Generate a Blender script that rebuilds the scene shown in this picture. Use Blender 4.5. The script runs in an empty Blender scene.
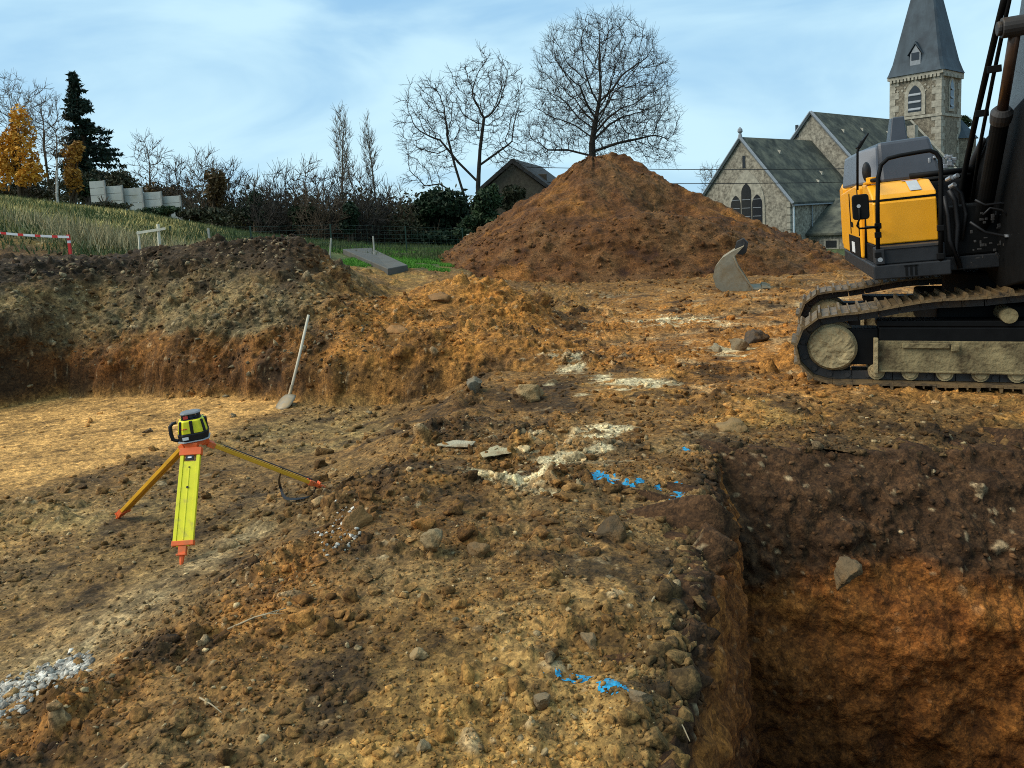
import bpy, math, random
import numpy as np
from mathutils import Vector, Matrix

random.seed(7)
rng = np.random.default_rng(7)
scene = bpy.context.scene
COL = scene.collection

# ------------------------------------------------------------------ camera
F = 769.0
PITCH, ROLL = math.radians(7.0), math.radians(3.0)
PPX, PPY = 512.0, 220 + F * math.tan(math.radians(7.0))
ZC = 1.8
_cp, _sp, _cr, _sr = math.cos(PITCH), math.sin(PITCH), math.cos(ROLL), math.sin(ROLL)
FW = np.array((0, _cp, -_sp))
_R0, _U0 = np.array((1.0, 0, 0)), np.array((0, _sp, _cp))
RT = _R0 * _cr - _U0 * _sr
UP = _U0 * _cr + _R0 * _sr


def P(px, py, y=None, z=None):
    """world point on the sight line of a pixel, at depth y or at height z"""
    d = FW + RT * ((px - PPX) / F) + UP * ((PPY - py) / F)
    t = y / d[1] if y is not None else (z - ZC) / d[2]
    return np.array((t * d[0], t * d[1], ZC + t * d[2]))


cam_d = bpy.data.cameras.new('camera')
cam = bpy.data.objects.new('camera', cam_d)
COL.objects.link(cam)
M = Matrix(((RT[0], UP[0], -FW[0], 0), (RT[1], UP[1], -FW[1], 0), (RT[2], UP[2], -FW[2], ZC), (0, 0, 0, 1)))
cam.matrix_world = M
cam_d.sensor_width = 36
cam_d.lens = F / 1024 * 36
cam_d.shift_y = (PPY - 384) / 1024.0
cam_d.clip_end = 3000
cam_d.clip_start = 0.05
scene.camera = cam

# ------------------------------------------------------------------ noise
U32 = np.uint32


def _hash(ix, iy, iz, seed):
    h = (ix.astype(np.int64) * 374761393 + iy.astype(np.int64) * 668265263 + iz.astype(np.int64) * 2147483647 % 4294967291 + seed * 974634353)
    h = (h & 0xFFFFFFFF).astype(U32)
    h ^= h >> U32(15)
    h *= U32(2246822519)
    h ^= h >> U32(13)
    h *= U32(3266489917)
    h ^= h >> U32(16)
    return h


def vnoise(x, y, z, seed=0):
    """value noise, -1..1"""
    x = np.asarray(x, np.float32); y = np.asarray(y, np.float32); z = np.asarray(z, np.float32) + np.zeros_like(x)
    fx, fy, fz = np.floor(x), np.floor(y), np.floor(z)
    ix, iy, iz = fx.astype(np.int32), fy.astype(np.int32), fz.astype(np.int32)
    tx, ty, tz = x - fx, y - fy, z - fz
    tx = tx * tx * (3 - 2 * tx); ty = ty * ty * (3 - 2 * ty); tz = tz * tz * (3 - 2 * tz)
    out = np.zeros_like(x)
    for dx in (0, 1):
        wx = tx if dx else 1 - tx
        for dy in (0, 1):
            wy = ty if dy else 1 - ty
            for dz in (0, 1):
                wz = tz if dz else 1 - tz
                out += wx * wy * wz * (_hash(ix + dx, iy + dy, iz + dz, seed) * np.float32(1 / 4294967296.0))
    return out * 2 - 1


def fbm(x, y, z, seed=0, octs=3, lac=2.1, gain=0.5):
    s, a, n = 0, 1.0, 0.0
    for o in range(octs):
        s = s + a * vnoise(x, y, z, seed + o * 17)
        n += a
        x, y, z = x * lac, y * lac, z * lac
        a *= gain
    return s / n * 1.4


def clods(x, y, z, size, seed, fill=0.75):
    """half-buried lumps: bump height in units of `size`, and a random number per lump"""
    x = np.asarray(x, np.float32) / size; y = np.asarray(y, np.float32) / size; z = np.asarray(z, np.float32) / size
    bx, by, bz = np.floor(x - .5), np.floor(y - .5), np.floor(z - .5)
    best = np.zeros_like(x); bid = np.zeros_like(x)
    for dx in (0, 1):
        for dy in (0, 1):
            for dz in (0, 1):
                cx, cy, cz = bx + dx, by + dy, bz + dz
                h = _hash(cx.astype(np.int32), cy.astype(np.int32), cz.astype(np.int32), seed)
                jx = (h & U32(255)).astype(np.float32) / 255 - .5
                jy = ((h >> U32(8)) & U32(255)).astype(np.float32) / 255 - .5
                jz = ((h >> U32(16)) & U32(255)).astype(np.float32) / 255 - .5
                rr = (h >> U32(24)).astype(np.float32) / 255
                R = np.where(rr < fill, .22 + .36 * (rr / fill) ** 1.5, 0.02)
                ax, ay, az = x - (cx + .5 + .6 * jx), y - (cy + .5 + .6 * jy), z - (cz + .5 + .6 * jz)
                # angular: mix of round and octahedral distance, sheared at random
                d = np.sqrt(ax * ax * (1 + jy) + ay * ay * (1 - jy) + az * az)
                d2 = np.abs(ax + .4 * jx * ay) + np.abs(ay) + np.abs(az)
                q = np.clip(1 - (.6 * d + .28 * d2) / R, 0, None)
                b = R * np.minimum(q * 1.25, .27 + .33 * q)
                m = b > best
                best = np.where(m, b, best)
                bid = np.where(m, jx + .5, bid)
    return best, bid


def sstep(a, b, x):
    t = np.clip((x - a) / (b - a), 0, 1)
    return t * t * (3 - 2 * t)


def mix(a, b, t):
    return a + (b - a) * t


# ------------------------------------------------------------------ materials
def nd(nt, t, **kw):
    n = nt.nodes.new(t)
    for k, v in kw.items():
        setattr(n, k, v)
    return n


MATS = {}


def mat(name, col, rough=.8, metal=0.0, var=.25, vscale=8.0, bump=.0, bscale=60.0, spec=.3, dirt=None, dscale=3.0, damt=.4, attr=None, trans=0.0, stretch=None):
    """procedural material: base colour with noise variation, optional dirt patches and bump"""
    if name in MATS:
        return MATS[name]
    m = bpy.data.materials.new(name)
    m.use_nodes = True
    nt = m.node_tree
    b = nt.nodes['Principled BSDF']
    L = nt.links.new
    tc = nd(nt, 'ShaderNodeTexCoord')
    src = tc.outputs['Object']
    if stretch:
        mp = nd(nt, 'ShaderNodeMapping'); mp.inputs['Scale'].default_value = stretch
        L(src, mp.inputs['Vector']); src = mp.outputs['Vector']
    nz = nd(nt, 'ShaderNodeTexNoise'); nz.inputs['Scale'].default_value = vscale; nz.inputs['Detail'].default_value = 6
    nz.inputs['Roughness'].default_value = .65
    L(src, nz.inputs['Vector'])
    mr = nd(nt, 'ShaderNodeMapRange')
    mr.inputs['From Min'].default_value = .3; mr.inputs['From Max'].default_value = .7
    mr.inputs['To Min'].default_value = 1 - var; mr.inputs['To Max'].default_value = 1 + var
    L(nz.outputs['Fac'], mr.inputs['Value'])
    mul = nd(nt, 'ShaderNodeMix', data_type='RGBA', blend_type='MULTIPLY'); mul.inputs['Factor'].default_value = 1
    if attr:
        at = nd(nt, 'ShaderNodeAttribute'); at.attribute_name = attr
        L(at.outputs['Color'], mul.inputs['A'])
    else:
        mul.inputs['A'].default_value = (*col, 1)
    L(mr.outputs['Result'], mul.inputs['B'])
    out = mul.outputs['Result']
    if dirt:
        n2 = nd(nt, 'ShaderNodeTexNoise'); n2.inputs['Scale'].default_value = dscale; n2.inputs['Detail'].default_value = 8
        n2.inputs['Roughness'].default_value = .7
        L(tc.outputs['Object'], n2.inputs['Vector'])
        m2 = nd(nt, 'ShaderNodeMapRange'); m2.inputs['From Min'].default_value = 1 - damt - .12; m2.inputs['From Max'].default_value = 1 - damt + .12
        L(n2.outputs['Fac'], m2.inputs['Value'])
        mx = nd(nt, 'ShaderNodeMix', data_type='RGBA'); L(m2.outputs['Result'], mx.inputs['Factor'])
        L(out, mx.inputs['A']); mx.inputs['B'].default_value = (*dirt, 1)
        out = mx.outputs['Result']
    L(out, b.inputs['Base Color'])
    b.inputs['Roughness'].default_value = rough
    b.inputs['Metallic'].default_value = metal
    b.inputs['Specular IOR Level'].default_value = spec
    if bump:
        n3 = nd(nt, 'ShaderNodeTexNoise'); n3.inputs['Scale'].default_value = bscale; n3.inputs['Detail'].default_value = 5
        L(src, n3.inputs['Vector'])
        bp = nd(nt, 'ShaderNodeBump'); bp.inputs['Strength'].default_value = bump; bp.inputs['Distance'].default_value = .02
        L(n3.outputs['Fac'], bp.inputs['Height']); L(bp.outputs['Normal'], b.inputs['Normal'])
    MATS[name] = m
    return m


# ------------------------------------------------------------------ mesh builder
class MB:
    def __init__(s):
        s.v = []; s.f = []; s.cuts = []

    def add(s, vs, fs):
        o = len(s.v)
        s.cuts.append((o, len(s.f)))
        s.v.extend([tuple(float(c) for c in v) for v in vs])
        s.f.extend([tuple(i + o for i in f) for f in fs])
        return s

    def box(s, lo, hi, fr=None):
        x0, y0, z0 = lo; x1, y1, z1 = hi
        vs = [(x0, y0, z0), (x1, y0, z0), (x1, y1, z0), (x0, y1, z0), (x0, y0, z1), (x1, y0, z1), (x1, y1, z1), (x0, y1, z1)]
        if fr: vs = [fr(v) for v in vs]
        return s.add(vs, [(3, 2, 1, 0), (4, 5, 6, 7), (0, 1, 5, 4), (1, 2, 6, 5), (2, 3, 7, 6), (3, 0, 4, 7)])

    def tube(s, pts, r, n=8, cap=True):
        pts = [np.array(p, float) for p in pts]
        rs = r if hasattr(r, '__len__') else [r] * len(pts)
        vs, fs = [], []
        ref = None
        for i, p in enumerate(pts):
            a = pts[min(i + 1, len(pts) - 1)] - pts[max(i - 1, 0)]
            a = a / (np.linalg.norm(a) + 1e-9)
            if ref is None:
                ref = np.array((0, 0, 1.0)) if abs(a[2]) < .9 else np.array((1.0, 0, 0))
            u = np.cross(a, ref); u /= np.linalg.norm(u) + 1e-9
            w = np.cross(u, a); ref = w
            for k in range(n):
                t = 2 * math.pi * k / n
                vs.append(p + rs[i] * (math.cos(t) * u + math.sin(t) * w))
        for i in range(len(pts) - 1):
            for k in range(n):
                k2 = (k + 1) % n
                fs.append((i * n + k, i * n + k2, (i + 1) * n + k2, (i + 1) * n + k))
        if cap:
            fs.append(tuple(range(n))[::-1]); fs.append(tuple((len(pts) - 1) * n + k for k in range(n)))
        return s.add(vs, fs)

    def prism(s, poly, a, b, fr=None):
        """polygon of 2D points swept from a to b in the third coordinate; fr maps (u,v,w)"""
        n = len(poly)
        vs = [(u, v, a) for u, v in poly] + [(u, v, b) for u, v in poly]
        if fr: vs = [fr(v) for v in vs]
        fs = [tuple(range(n))[::-1], tuple(range(n, 2 * n))] + [(i, (i + 1) % n, n + (i + 1) % n, n + i) for i in range(n)]
        return s.add(vs, fs)

    def each(s, name, m, parent, bevel=0, smooth=False):
        """every shape added becomes a part of its own"""
        cuts = s.cuts + [(len(s.v), len(s.f))]
        for (v0, f0), (v1, f1) in zip(cuts[:-1], cuts[1:]):
            q = MB(); q.add(s.v[v0:v1], [tuple(i - v0 for i in f) for f in s.f[f0:f1]])
            q.build(name, m, parent, bevel=bevel, smooth=smooth)

    def build(s, name, m, parent=None, bevel=0, smooth=False, seg=2):
        me = bpy.data.meshes.new(name)
        me.from_pydata(s.v, [], s.f)
        me.update()
        import bmesh
        bm = bmesh.new(); bm.from_mesh(me)
        bmesh.ops.recalc_face_normals(bm, faces=bm.faces)
        bm.to_mesh(me); bm.free()
        return link(name, me, m, parent, bevel, smooth, seg)


def link(name, me, m, parent=None, bevel=0, smooth=False, seg=2):
    o = bpy.data.objects.new(name, me)
    COL.objects.link(o)
    if m: me.materials.append(m)
    if smooth:
        me.polygons.foreach_set('use_smooth', [True] * len(me.polygons))
    if bevel:
        b = o.modifiers.new('bevel', 'BEVEL'); b.width = bevel; b.segments = seg; b.limit_method = 'ANGLE'; b.angle_limit = math.radians(35)
    if parent:
        o.parent = parent
    return o


def npmesh(name, V, Fq, m, parent=None, smooth=True, col=None):
    """numpy verts (n,3) and faces (k,3|4)"""
    V = np.ascontiguousarray(V, np.float32); Fq = np.ascontiguousarray(Fq, np.int32)
    me = bpy.data.meshes.new(name)
    k, q = Fq.shape
    me.vertices.add(len(V)); me.vertices.foreach_set('co', V.ravel())
    me.loops.add(k * q); me.loops.foreach_set('vertex_index', Fq.ravel())
    me.polygons.add(k)
    me.polygons.foreach_set('loop_start', np.arange(0, k * q, q, dtype=np.int32))
    if smooth:
        me.polygons.foreach_set('use_smooth', np.ones(k, bool))
    me.update(calc_edges=True)
    if col is not None:
        a = me.color_attributes.new('soil', 'FLOAT_COLOR', 'POINT')
        c = np.ones((len(V), 4), np.float32); c[:, :3] = col
        a.data.foreach_set('color', c.ravel())
    return link(name, me, m, parent)


def thing(name, label, cat, loc=(0, 0, 0), group=None):
    o = bpy.data.objects.new(name, None)
    o.empty_display_size = .2
    COL.objects.link(o)
    o.location = tuple(float(c) for c in loc)
    tag(o, label, cat, group)
    return o


def tag(o, label, cat, group=None, kind=None):
    o['label'] = label; o['category'] = cat
    if group: o['group'] = group
    if kind: o['kind'] = kind
    return o


def keep(o, parent):
    """parent o without moving it (geometry built in world coordinates; parent at a plain location)"""
    o.parent = parent
    o.matrix_parent_inverse = Matrix.Translation(-parent.location)
    return o


# ------------------------------------------------------------------ terrain
CUT = np.array([(-26, -9), (-26, 2), (-11, 7.6), (-7.05, 10.2), (-6.45, 10.85), (-4.8, 10.45), (-3.2, 10.0), (-2.45, 9.45), (-1.4, 9.12), (-.1, 8.95), (.6, 8.55), (30, 8.3), (30, -4)], float)
PITQ = np.array([(-.02, .85), (1.50, 5.70), (6.6, 5.05), (6.0, .5)], float)      # left-front, left-back, right-back, right-front
RIDGE = np.array([(-3.2, 1.2), (-2.07, 2.78), (-1.56, 3.45), (-1.13, 4.86), (-.84, 6.36), (-.5, 8.6)], float)


def poly_dist(x, y, poly, closed=True):
    n = len(poly)
    d2 = np.full(x.shape, 1e9, np.float32); ins = np.zeros(x.shape, bool)
    for i in range(n if closed else n - 1):
        a = poly[i]; b = poly[(i + 1) % n]
        ex, ey = b - a
        t = np.clip(((x - a[0]) * ex + (y - a[1]) * ey) / (ex * ex + ey * ey), 0, 1)
        dx, dy = x - (a[0] + t * ex), y - (a[1] + t * ey)
        d2 = np.minimum(d2, dx * dx + dy * dy)
        if closed:
            c = ((a[1] > y) != (b[1] > y)) & (x < (b[0] - a[0]) * (y - a[1]) / (b[1] - a[1] + 1e-12) + a[0])
            ins ^= c
    d = np.sqrt(d2)
    return np.where(ins, -d, d) if closed else d


def field_h(x, y):
    k = np.where(x < 0, np.maximum(y, 25) / 25, 1)
    x = x / k
    f = np.interp(x, [-60, -29, -22, -16, -12, -8, -4, 0, 10, 20, 60], [7.5, 5.0, 4.0, 3.3, 2.6, 1.5, .8, .35, -.1, -1.0, -2.5])
    return f * (1 + .010 * (np.clip(y, 25, 60) - 25))


def terrain_base(x, y):
    """height of the ground and the masks that say what it is made of"""
    wx = x + .10 * vnoise(x * 2.3, y * 2.3, 3.0, 1) + .05 * vnoise(x * 7, y * 7, 3.0, 2)
    wy = y + .10 * vnoise(x * 2.3, y * 2.3, 9.0, 3) + .05 * vnoise(x * 7, y * 7, 9.0, 4)
    d = poly_dist(wx, wy, CUT)
    out = np.clip(d, 0, None)
    # the low floor on the left and the loose ridge beside it
    rx = np.interp(wy, RIDGE[:, 1], RIDGE[:, 0])
    low = sstep(.45, -1.25, wx - rx + .12 * vnoise(x * 1.5, y * 1.5, 5.0, 5))
    ridge = np.exp(-((wx - rx - .18) / .33) ** 2) * sstep(8.6, 7.6, y) * sstep(.8, 2.0, y)
    mid = .06 * fbm(x * .7, y * .7, 0, 21, 2) + .02 * sstep(3, 8, y)
    floor = -.22 - .16 * sstep(4.5, 9, y)
    z_in = mix(mid, floor, low) + .04 * ridge
    low = low * sstep(.06, -.10, d)
    # outside the cut: tall bank on the left, bench and mound in the middle, flat ground on the right
    bank = np.interp(out, [0, .10, .34, .62, 1.2, 2.35, 2.8, 3.6, 5.0], [-.4, .05, .40, .62, 1.02, 1.66, 1.70, 1.45, 1.25])
    wall = np.interp(out, [0, .12, .35, .7, 1.5, 2.5, 4], [-.4, .2, .75, 1.15, 1.5, 1.55, 1.5])
    bench = np.interp(out, [0, .12, .34, .6, 1.6, 3, 5], [-.3, .0, .30, .40, .36, .22, .12])
    wl = sstep(-6.1, -7.0, x)
    bank = mix(bank, wall, wl)
    wb = sstep(-1.7, -3.3, wx + .12 * (wy - 10.5) * (wy > 10.5))
    wr = sstep(-.5, .9, wx)
    flat = mid + .03 * out.clip(0, 1)
    z_out = mix(mix(bench, flat, wr), bank, wb)
    mound = .66 * np.exp(-((wx + 1.05) / 1.15) ** 2 - ((wy - 12.7) / 1.05) ** 2) + .30 * np.exp(-((wx - .1) / .7) ** 2 - ((wy - 12.3) / .7) ** 2) + .22 * np.exp(-((wx + 1.9) / .5) ** 2 - ((wy - 11.6) / .5) ** 2)
    z_out = z_out + mound * sstep(0, .7, out)
    # the bank fades into the field behind
    fh = field_h(x, y)
    t = sstep(12.5, 17.5, y + np.clip(-x - 8, 0, 6) * .6) * 1.0
    t = mix(t, sstep(15.5, 20, y), sstep(-6, -3, x))
    tl = np.where(x < -1, t, sstep(16, 24, y))
    z_out = mix(z_out, fh, tl)
    z = np.where(d > 0, z_out, z_in)
    # dished track ruts over the open ground
    u = x * .93 + y * .37
    rut = (np.exp(-(((y - .35 * x - 10.2) / .28) ** 2)) + np.exp(-(((y - .35 * x - 11.9) / .28) ** 2))) * sstep(.6, 2, x) * sstep(9, 6, x)
    z = z - .05 * rut
    # spoil along the pit edge
    pd = poly_dist(x, y, PITQ)
    lip = np.exp(-(pd / .35) ** 2)
    z = z + lip * (.05 * fbm(x * 3, y * 3, 0, 31, 2)) - .03 * np.exp(-(np.clip(pd, 0, None) / .06) ** 2)
    return z, dict(d=d, out=out, low=low, ridge=ridge, wb=wb, wl=wl, wr=wr, tl=tl, pd=pd, rut=rut, mound=mound)


C = {k: np.array(v, np.float32) for k, v in dict(
    brown=(.180, .090, .025), orange=(.33, .135, .025), dark=(.034, .021, .010), pale=(.36, .265, .135), sand=(.52, .275, .080),
    grey=(.215, .160, .072), chalk=(.57, .47, .27), red=(.185, .062, .012), green=(.06, .08, .02), dry=(.34, .27, .095), tan=(.33, .19, .052)).items()}


def blob(x, y, px, py, w, h, z=0.0):
    c = P(px, py, z=z); e = P(px + w, py, z=z); g = P(px, py - h, z=z)
    rx = abs(e[0] - c[0]); ry = abs(g[1] - c[1])
    return np.exp(-((x - c[0]) / rx) ** 2 - ((y - c[1]) / ry) ** 2)


def terrain_paint(x, y, z, m):
    n1 = fbm(x * .9, y * .9, z, 41, 3); n2 = fbm(x * 3.1, y * 3.1, z * 3, 47, 3); n3 = vnoise(x * 13, y * 13, z * 13, 53)
    s = np.ones(x.shape + (3,), np.float32)

    def lay(c, t):
        nonlocal s
        s = mix(s, C[c], np.clip(t, 0, 1)[..., None])
    s[...] = C['brown']
    lay('tan', sstep(-.2, .6, n1 + .4 * n2) * .8)
    lay('orange', sstep(.0, .7, n2 + .5 * n1) * .55)
    # foreground: tan trodden earth in the middle, orange loose ridge on the left
    lay('tan', sstep(4.2, 2.6, y) * sstep(-1.2, -.6, x) * (.42 + .4 * n2))
    lay('orange', m['ridge'] * (.55 + .5 * n2) * sstep(5, 3.4, y))
    lay('dark', m['ridge'] * sstep(3.6, 5, y) * (.35 + .5 * n2))
    lay('dark', blob(x, y, 350, 600, 70, 50) * (.35 + .6 * n2))
    # low floor
    lay('grey', m['low'] * (.25 + .4 * n1))
    lay('dark', m['low'] * sstep(.1, .7, n2) * .5)
    band = np.exp(-((x + 2.2 - (y - 3.4) * .28) / .30) ** 2) * sstep(6, 4.6, y)
    lay('pale', m['low'] * band * sstep(-.4, .4, n2) * .85)
    sandm = m['low'] * sstep(-.5, .6, y - (6.3 + (x + 4.2) * 2.3) + .35 * n1)
    streak = vnoise((x + y * .9) * 1.1, (y - x * .35) * 9, 0, 61)
    lay('sand', sandm * (.9 + .25 * streak))
    lay('brown', sandm * sstep(.35, .8, streak) * .6)
    # the banks
    hgt = z
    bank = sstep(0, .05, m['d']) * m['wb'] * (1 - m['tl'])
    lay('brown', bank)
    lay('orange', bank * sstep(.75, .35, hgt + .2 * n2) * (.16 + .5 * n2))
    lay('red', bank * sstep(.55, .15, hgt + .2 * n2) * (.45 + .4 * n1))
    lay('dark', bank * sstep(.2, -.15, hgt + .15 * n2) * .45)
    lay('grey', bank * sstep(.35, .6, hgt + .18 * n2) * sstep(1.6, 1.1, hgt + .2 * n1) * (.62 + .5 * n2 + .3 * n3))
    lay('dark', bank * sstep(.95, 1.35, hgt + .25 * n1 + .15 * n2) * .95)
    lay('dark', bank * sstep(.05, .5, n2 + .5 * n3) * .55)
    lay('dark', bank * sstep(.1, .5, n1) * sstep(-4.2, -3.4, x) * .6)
    be = sstep(0, .05, m['d']) * (1 - m['wb']) * (1 - m['tl'])
    lay('orange', be * (.62 + .4 * n2) * sstep(14.5, 12.5, y))
    lay('brown', be * sstep(.25, .0, hgt) * sstep(.5, .1, m['out']) * .6)
    # open ground towards the heap
    op = sstep(1.0, 2.2, x) * sstep(6.4, 7.6, y)
    lay('orange', op * (.55 + .5 * n1))
    lay('pale', op * sstep(.25, .8, n2 + .3 * n1) * .55)
    lay('pale', m['rut'] * .35)
    lay('grey', sstep(.0, .7, -n1 + .5 * n2) * .30 * sstep(7.5, 5.5, y) * (1 - m['ridge']))
    n5 = fbm(x * 2.4 + 7, y * 2.4, z, 43, 4, gain=.62)
    lay('dark', sstep(.06, .60, n5) * .76 * (1 - sandm) * (1 - m['tl']))
    lay('dark', m['wl'] * sstep(0, .05, m['d']) * sstep(1.05, .7, hgt + .2 * n2) * .8)  # shade of the hollow under the left wall, painted into the soil colour
    # chalky scraped patches
    ch = np.zeros_like(x)
    for (a, b, w, h) in ((606, 432, 34, 9), (560, 436, 60, 10), (490, 452, 40, 12), (520, 474, 60, 14), (578, 376, 34, 14), (575, 365, 30, 8), (640, 385, 34, 7), (545, 455, 80, 22), (720, 352, 40, 8), (690, 322, 60, 7), (610, 298, 40, 3)):
        ch = np.maximum(ch, blob(x, y, a, b, w, h))
    st = fbm(x * 3.0, y * 8, 0, 67, 3)
    lay('chalk', sstep(.42, .9, ch * .75 + .6 * st) * sstep(.05, .3, ch) * .85)
    # dark moist earth at the head of the pit, paler crumbs along its left lip
    lay('dark', blob(x, y, 860, 470, 130, 36) * .75)
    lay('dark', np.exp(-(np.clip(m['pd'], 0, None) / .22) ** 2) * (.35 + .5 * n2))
    # field
    gr = np.where(x < -1, m['tl'], m['tl'] * sstep(-60, 6, y - 1.5 * x))
    gr = gr * sstep(14, 17, y + .8 * n1) * np.where(x > -6, np.maximum(sstep(19, 22, y + n1), sstep(-4.5, -6, x)), 1)
    dry = sstep(-9, -12, x + 2 * n1)
    lay('green', gr * .95)
    lay('dry', gr * dry * (.85 + .3 * n2))
    lay('brown', np.where(x > -2, sstep(15, 17, y) * sstep(27, 24, y), 0) * .6)
    n4 = fbm(x * 1.7, y * 1.7, z, 49, 4, gain=.65)
    v = 1 + .36 * n3 + .24 * n2 + .42 * n4
    grain = np.random.default_rng(3).normal(size=x.shape).astype(np.float32)
    v = v * np.exp(.05 * grain)
    return s * np.clip(v, .14, 2.3)[..., None] * .88


def roughness_map(x, y, z, m):
    """how cloddy the ground is, 0..1.5"""
    n = fbm(x * .8, y * .8, 0, 71, 2)
    r = .62 + .35 * n
    r = r * mix(1, .85, m['low'])
    r = np.maximum(r, m['ridge'] * 1.15)
    r = mix(r, .60 + .3 * n, sstep(4.0, 2.6, y) * sstep(-1.0, -.5, x) * sstep(.9, .3, x) * .8)
    r = np.maximum(r, 1.15 * np.clip(blob(x, y, 400, 510, 120, 70) * 1.3, 0, 1) * (.6 + .6 * fbm(x * 1.4, y * 1.4, 0, 73, 2)))
    r = mix(r, 1.3, sstep(0, .2, m['d']) * sstep(2.6, 1.8, x) * (1 - m['tl']))
    r = mix(r, .75, sstep(1.2, 2.4, x) * sstep(6.2, 7, y))
    r = np.maximum(r, np.exp(-(np.clip(m['pd'], 0, None) / .30) ** 2) * .85)
    sand = m['low'] * sstep(-.5, .6, y - (6.3 + (x + 4.2) * 2.3))
    r = mix(r, .03, sand)
    r = mix(r, mix(.7, .25, sstep(18, 25, y)), m['tl'])
    return r


def displace(X, Y, Z, nx, ny, nz, r, colr, far=None):
    """cloddy relief along the normal; returns displaced verts and a colour touched by single stones"""
    wx = X + .03 * vnoise(X * 9, Y * 9, Z * 9, 81); wy = Y + .03 * vnoise(X * 9, Y * 9, Z * 9, 82); wz = Z + .03 * vnoise(X * 9, Y * 9, Z * 9, 83)
    r = r * (.75 + .6 * fbm(X * 2.2, Y * 2.2, Z * 2.2, 85, 2))
    r = np.clip((r - .22) * 1.45, .03, 1.6)
    b1, i1 = clods(wx, wy, wz, .30, 91, .35)
    b2, i2 = clods(wx, wy, wz, .105, 92, .62)
    b3, i3 = clods(wx, wy, wz, .044, 93, .75)
    D = r * (.30 * b1 * 1.3 + .105 * b2 * 1.55 + .044 * b3 * 1.5) + .055 * r * fbm(X * 5, Y * 5, Z * 5, 95, 3) + .008 * vnoise(X * 31, Y * 31, Z * 31, 96) + .005 * r * vnoise(X * 67, Y * 67, Z * 67, 97)
    V = np.stack([X + nx * D, Y + ny * D, Z + nz * D], -1)
    c = colr
    k2 = ((i2 - .5) * np.clip(b2 * 5, 0, 1))[..., None]
    k3 = ((i3 - .5) * np.clip(b3 * 5, 0, 1))[..., None]
    c = c * (1 + .55 * k2 + .8 * k3)
    st = (np.clip(b3 * 6, 0, 1) * (i3 > .90) * .55 + np.clip(b2 * 6, 0, 1) * (i2 > .94) * .5)[..., None]
    c = mix(c, np.array((.36, .27, .15), np.float32), np.clip(st, 0, 1) * np.clip(r * 1.5 + .3, 0, 1)[..., None])
    return V, np.clip(c, .006, .8)


def grid_faces(nr, nc):
    i = np.arange(nr - 1)[:, None] * nc + np.arange(nc - 1)[None, :]
    return np.stack([i, i + 1, i + nc + 1, i + nc], -1)


def grid_normals(X, Y, Z):
    du = [np.gradient(a, axis=0) for a in (X, Y, Z)]
    dv = [np.gradient(a, axis=1) for a in (X, Y, Z)]
    n = [du[1] * dv[2] - du[2] * dv[1], du[2] * dv[0] - du[0] * dv[2], du[0] * dv[1] - du[1] * dv[0]]
    l = np.sqrt(n[0] ** 2 + n[1] ** 2 + n[2] ** 2) + 1e-12
    return [a / l for a in n]


m_soil = mat('soil', (1, 1, 1), rough=.92, var=.40, vscale=26, bump=.55, bscale=60, spec=.22, attr='soil')

def add_crumbs(m):
    nt = m.node_tree; L = nt.links.new
    b = nt.nodes['Principled BSDF']; src = b.inputs['Base Color'].links[0].from_socket
    tc = nd(nt, 'ShaderNodeTexCoord')
    out = src
    for sc, lo, hi in ((30, .62, 1.36), (85, .66, 1.34)):
        v = nd(nt, 'ShaderNodeTexVoronoi'); v.inputs['Scale'].default_value = sc
        L(tc.outputs['Object'], v.inputs['Vector'])
        sep = nd(nt, 'ShaderNodeSeparateColor'); L(v.outputs['Color'], sep.inputs['Color'])
        mr = nd(nt, 'ShaderNodeMapRange'); mr.inputs['To Min'].default_value = lo; mr.inputs['To Max'].default_value = hi
        L(sep.outputs['Red'], mr.inputs['Value'])
        mu = nd(nt, 'ShaderNodeMix', data_type='RGBA', blend_type='MULTIPLY'); mu.inputs['Factor'].default_value = 1
        L(out, mu.inputs['A']); L(mr.outputs['Result'], mu.inputs['B']); out = mu.outputs['Result']
    L(out, b.inputs['Base Color'])


add_crumbs(m_soil)
AZ = np.concatenate([np.linspace(-180, -48, 34)[:-1], np.linspace(-48, -37, 40)[:-1], np.linspace(-37, 37.5, 780)[:-1], np.linspace(37.5, 48, 40)[:-1], np.linspace(48, 180, 34)])
AZ = np.radians(AZ).astype(np.float32)
RR = [.6]
while RR[-1] < 900:
    r_ = RR[-1]
    if r_ < 2.1: s_ = .05
    elif r_ < 5.6: s_ = .0095
    elif r_ < 9.0: s_ = .0125
    elif r_ < 12.0: s_ = .0105
    elif r_ < 14.5: s_ = .016
    elif r_ < 22: s_ = .06
    else: s_ = r_ * .02
    RR.append(r_ + s_)
RR = np.array(RR, np.float32)
gx = RR[:, None] * np.sin(AZ)[None, :]
gy = RR[:, None] * np.cos(AZ)[None, :]
gz, gm = terrain_base(gx, gy)
n_ = grid_normals(gx, gy, gz)
sgn = np.where(n_[2] < 0, -1, 1)
n_ = [a * sgn for a in n_]
g_r = roughness_map(gx, gy, gz, gm)
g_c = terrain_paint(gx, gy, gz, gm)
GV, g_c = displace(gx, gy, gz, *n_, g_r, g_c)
nr_, nc_ = gx.shape
GF = grid_faces(nr_, nc_)
fc = (gx[:-1, :-1] + gx[1:, 1:]) / 2, (gy[:-1, :-1] + gy[1:, 1:]) / 2
pd_f = poly_dist(fc[0], fc[1], PITQ)
GFk = GF[pd_f > 0].reshape(-1, 4)


def gidx(x, y):
    r = math.hypot(x, y); a = math.atan2(x, y)
    return min(np.searchsorted(RR, r), nr_ - 1), min(np.searchsorted(AZ, a), nc_ - 1)


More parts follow.
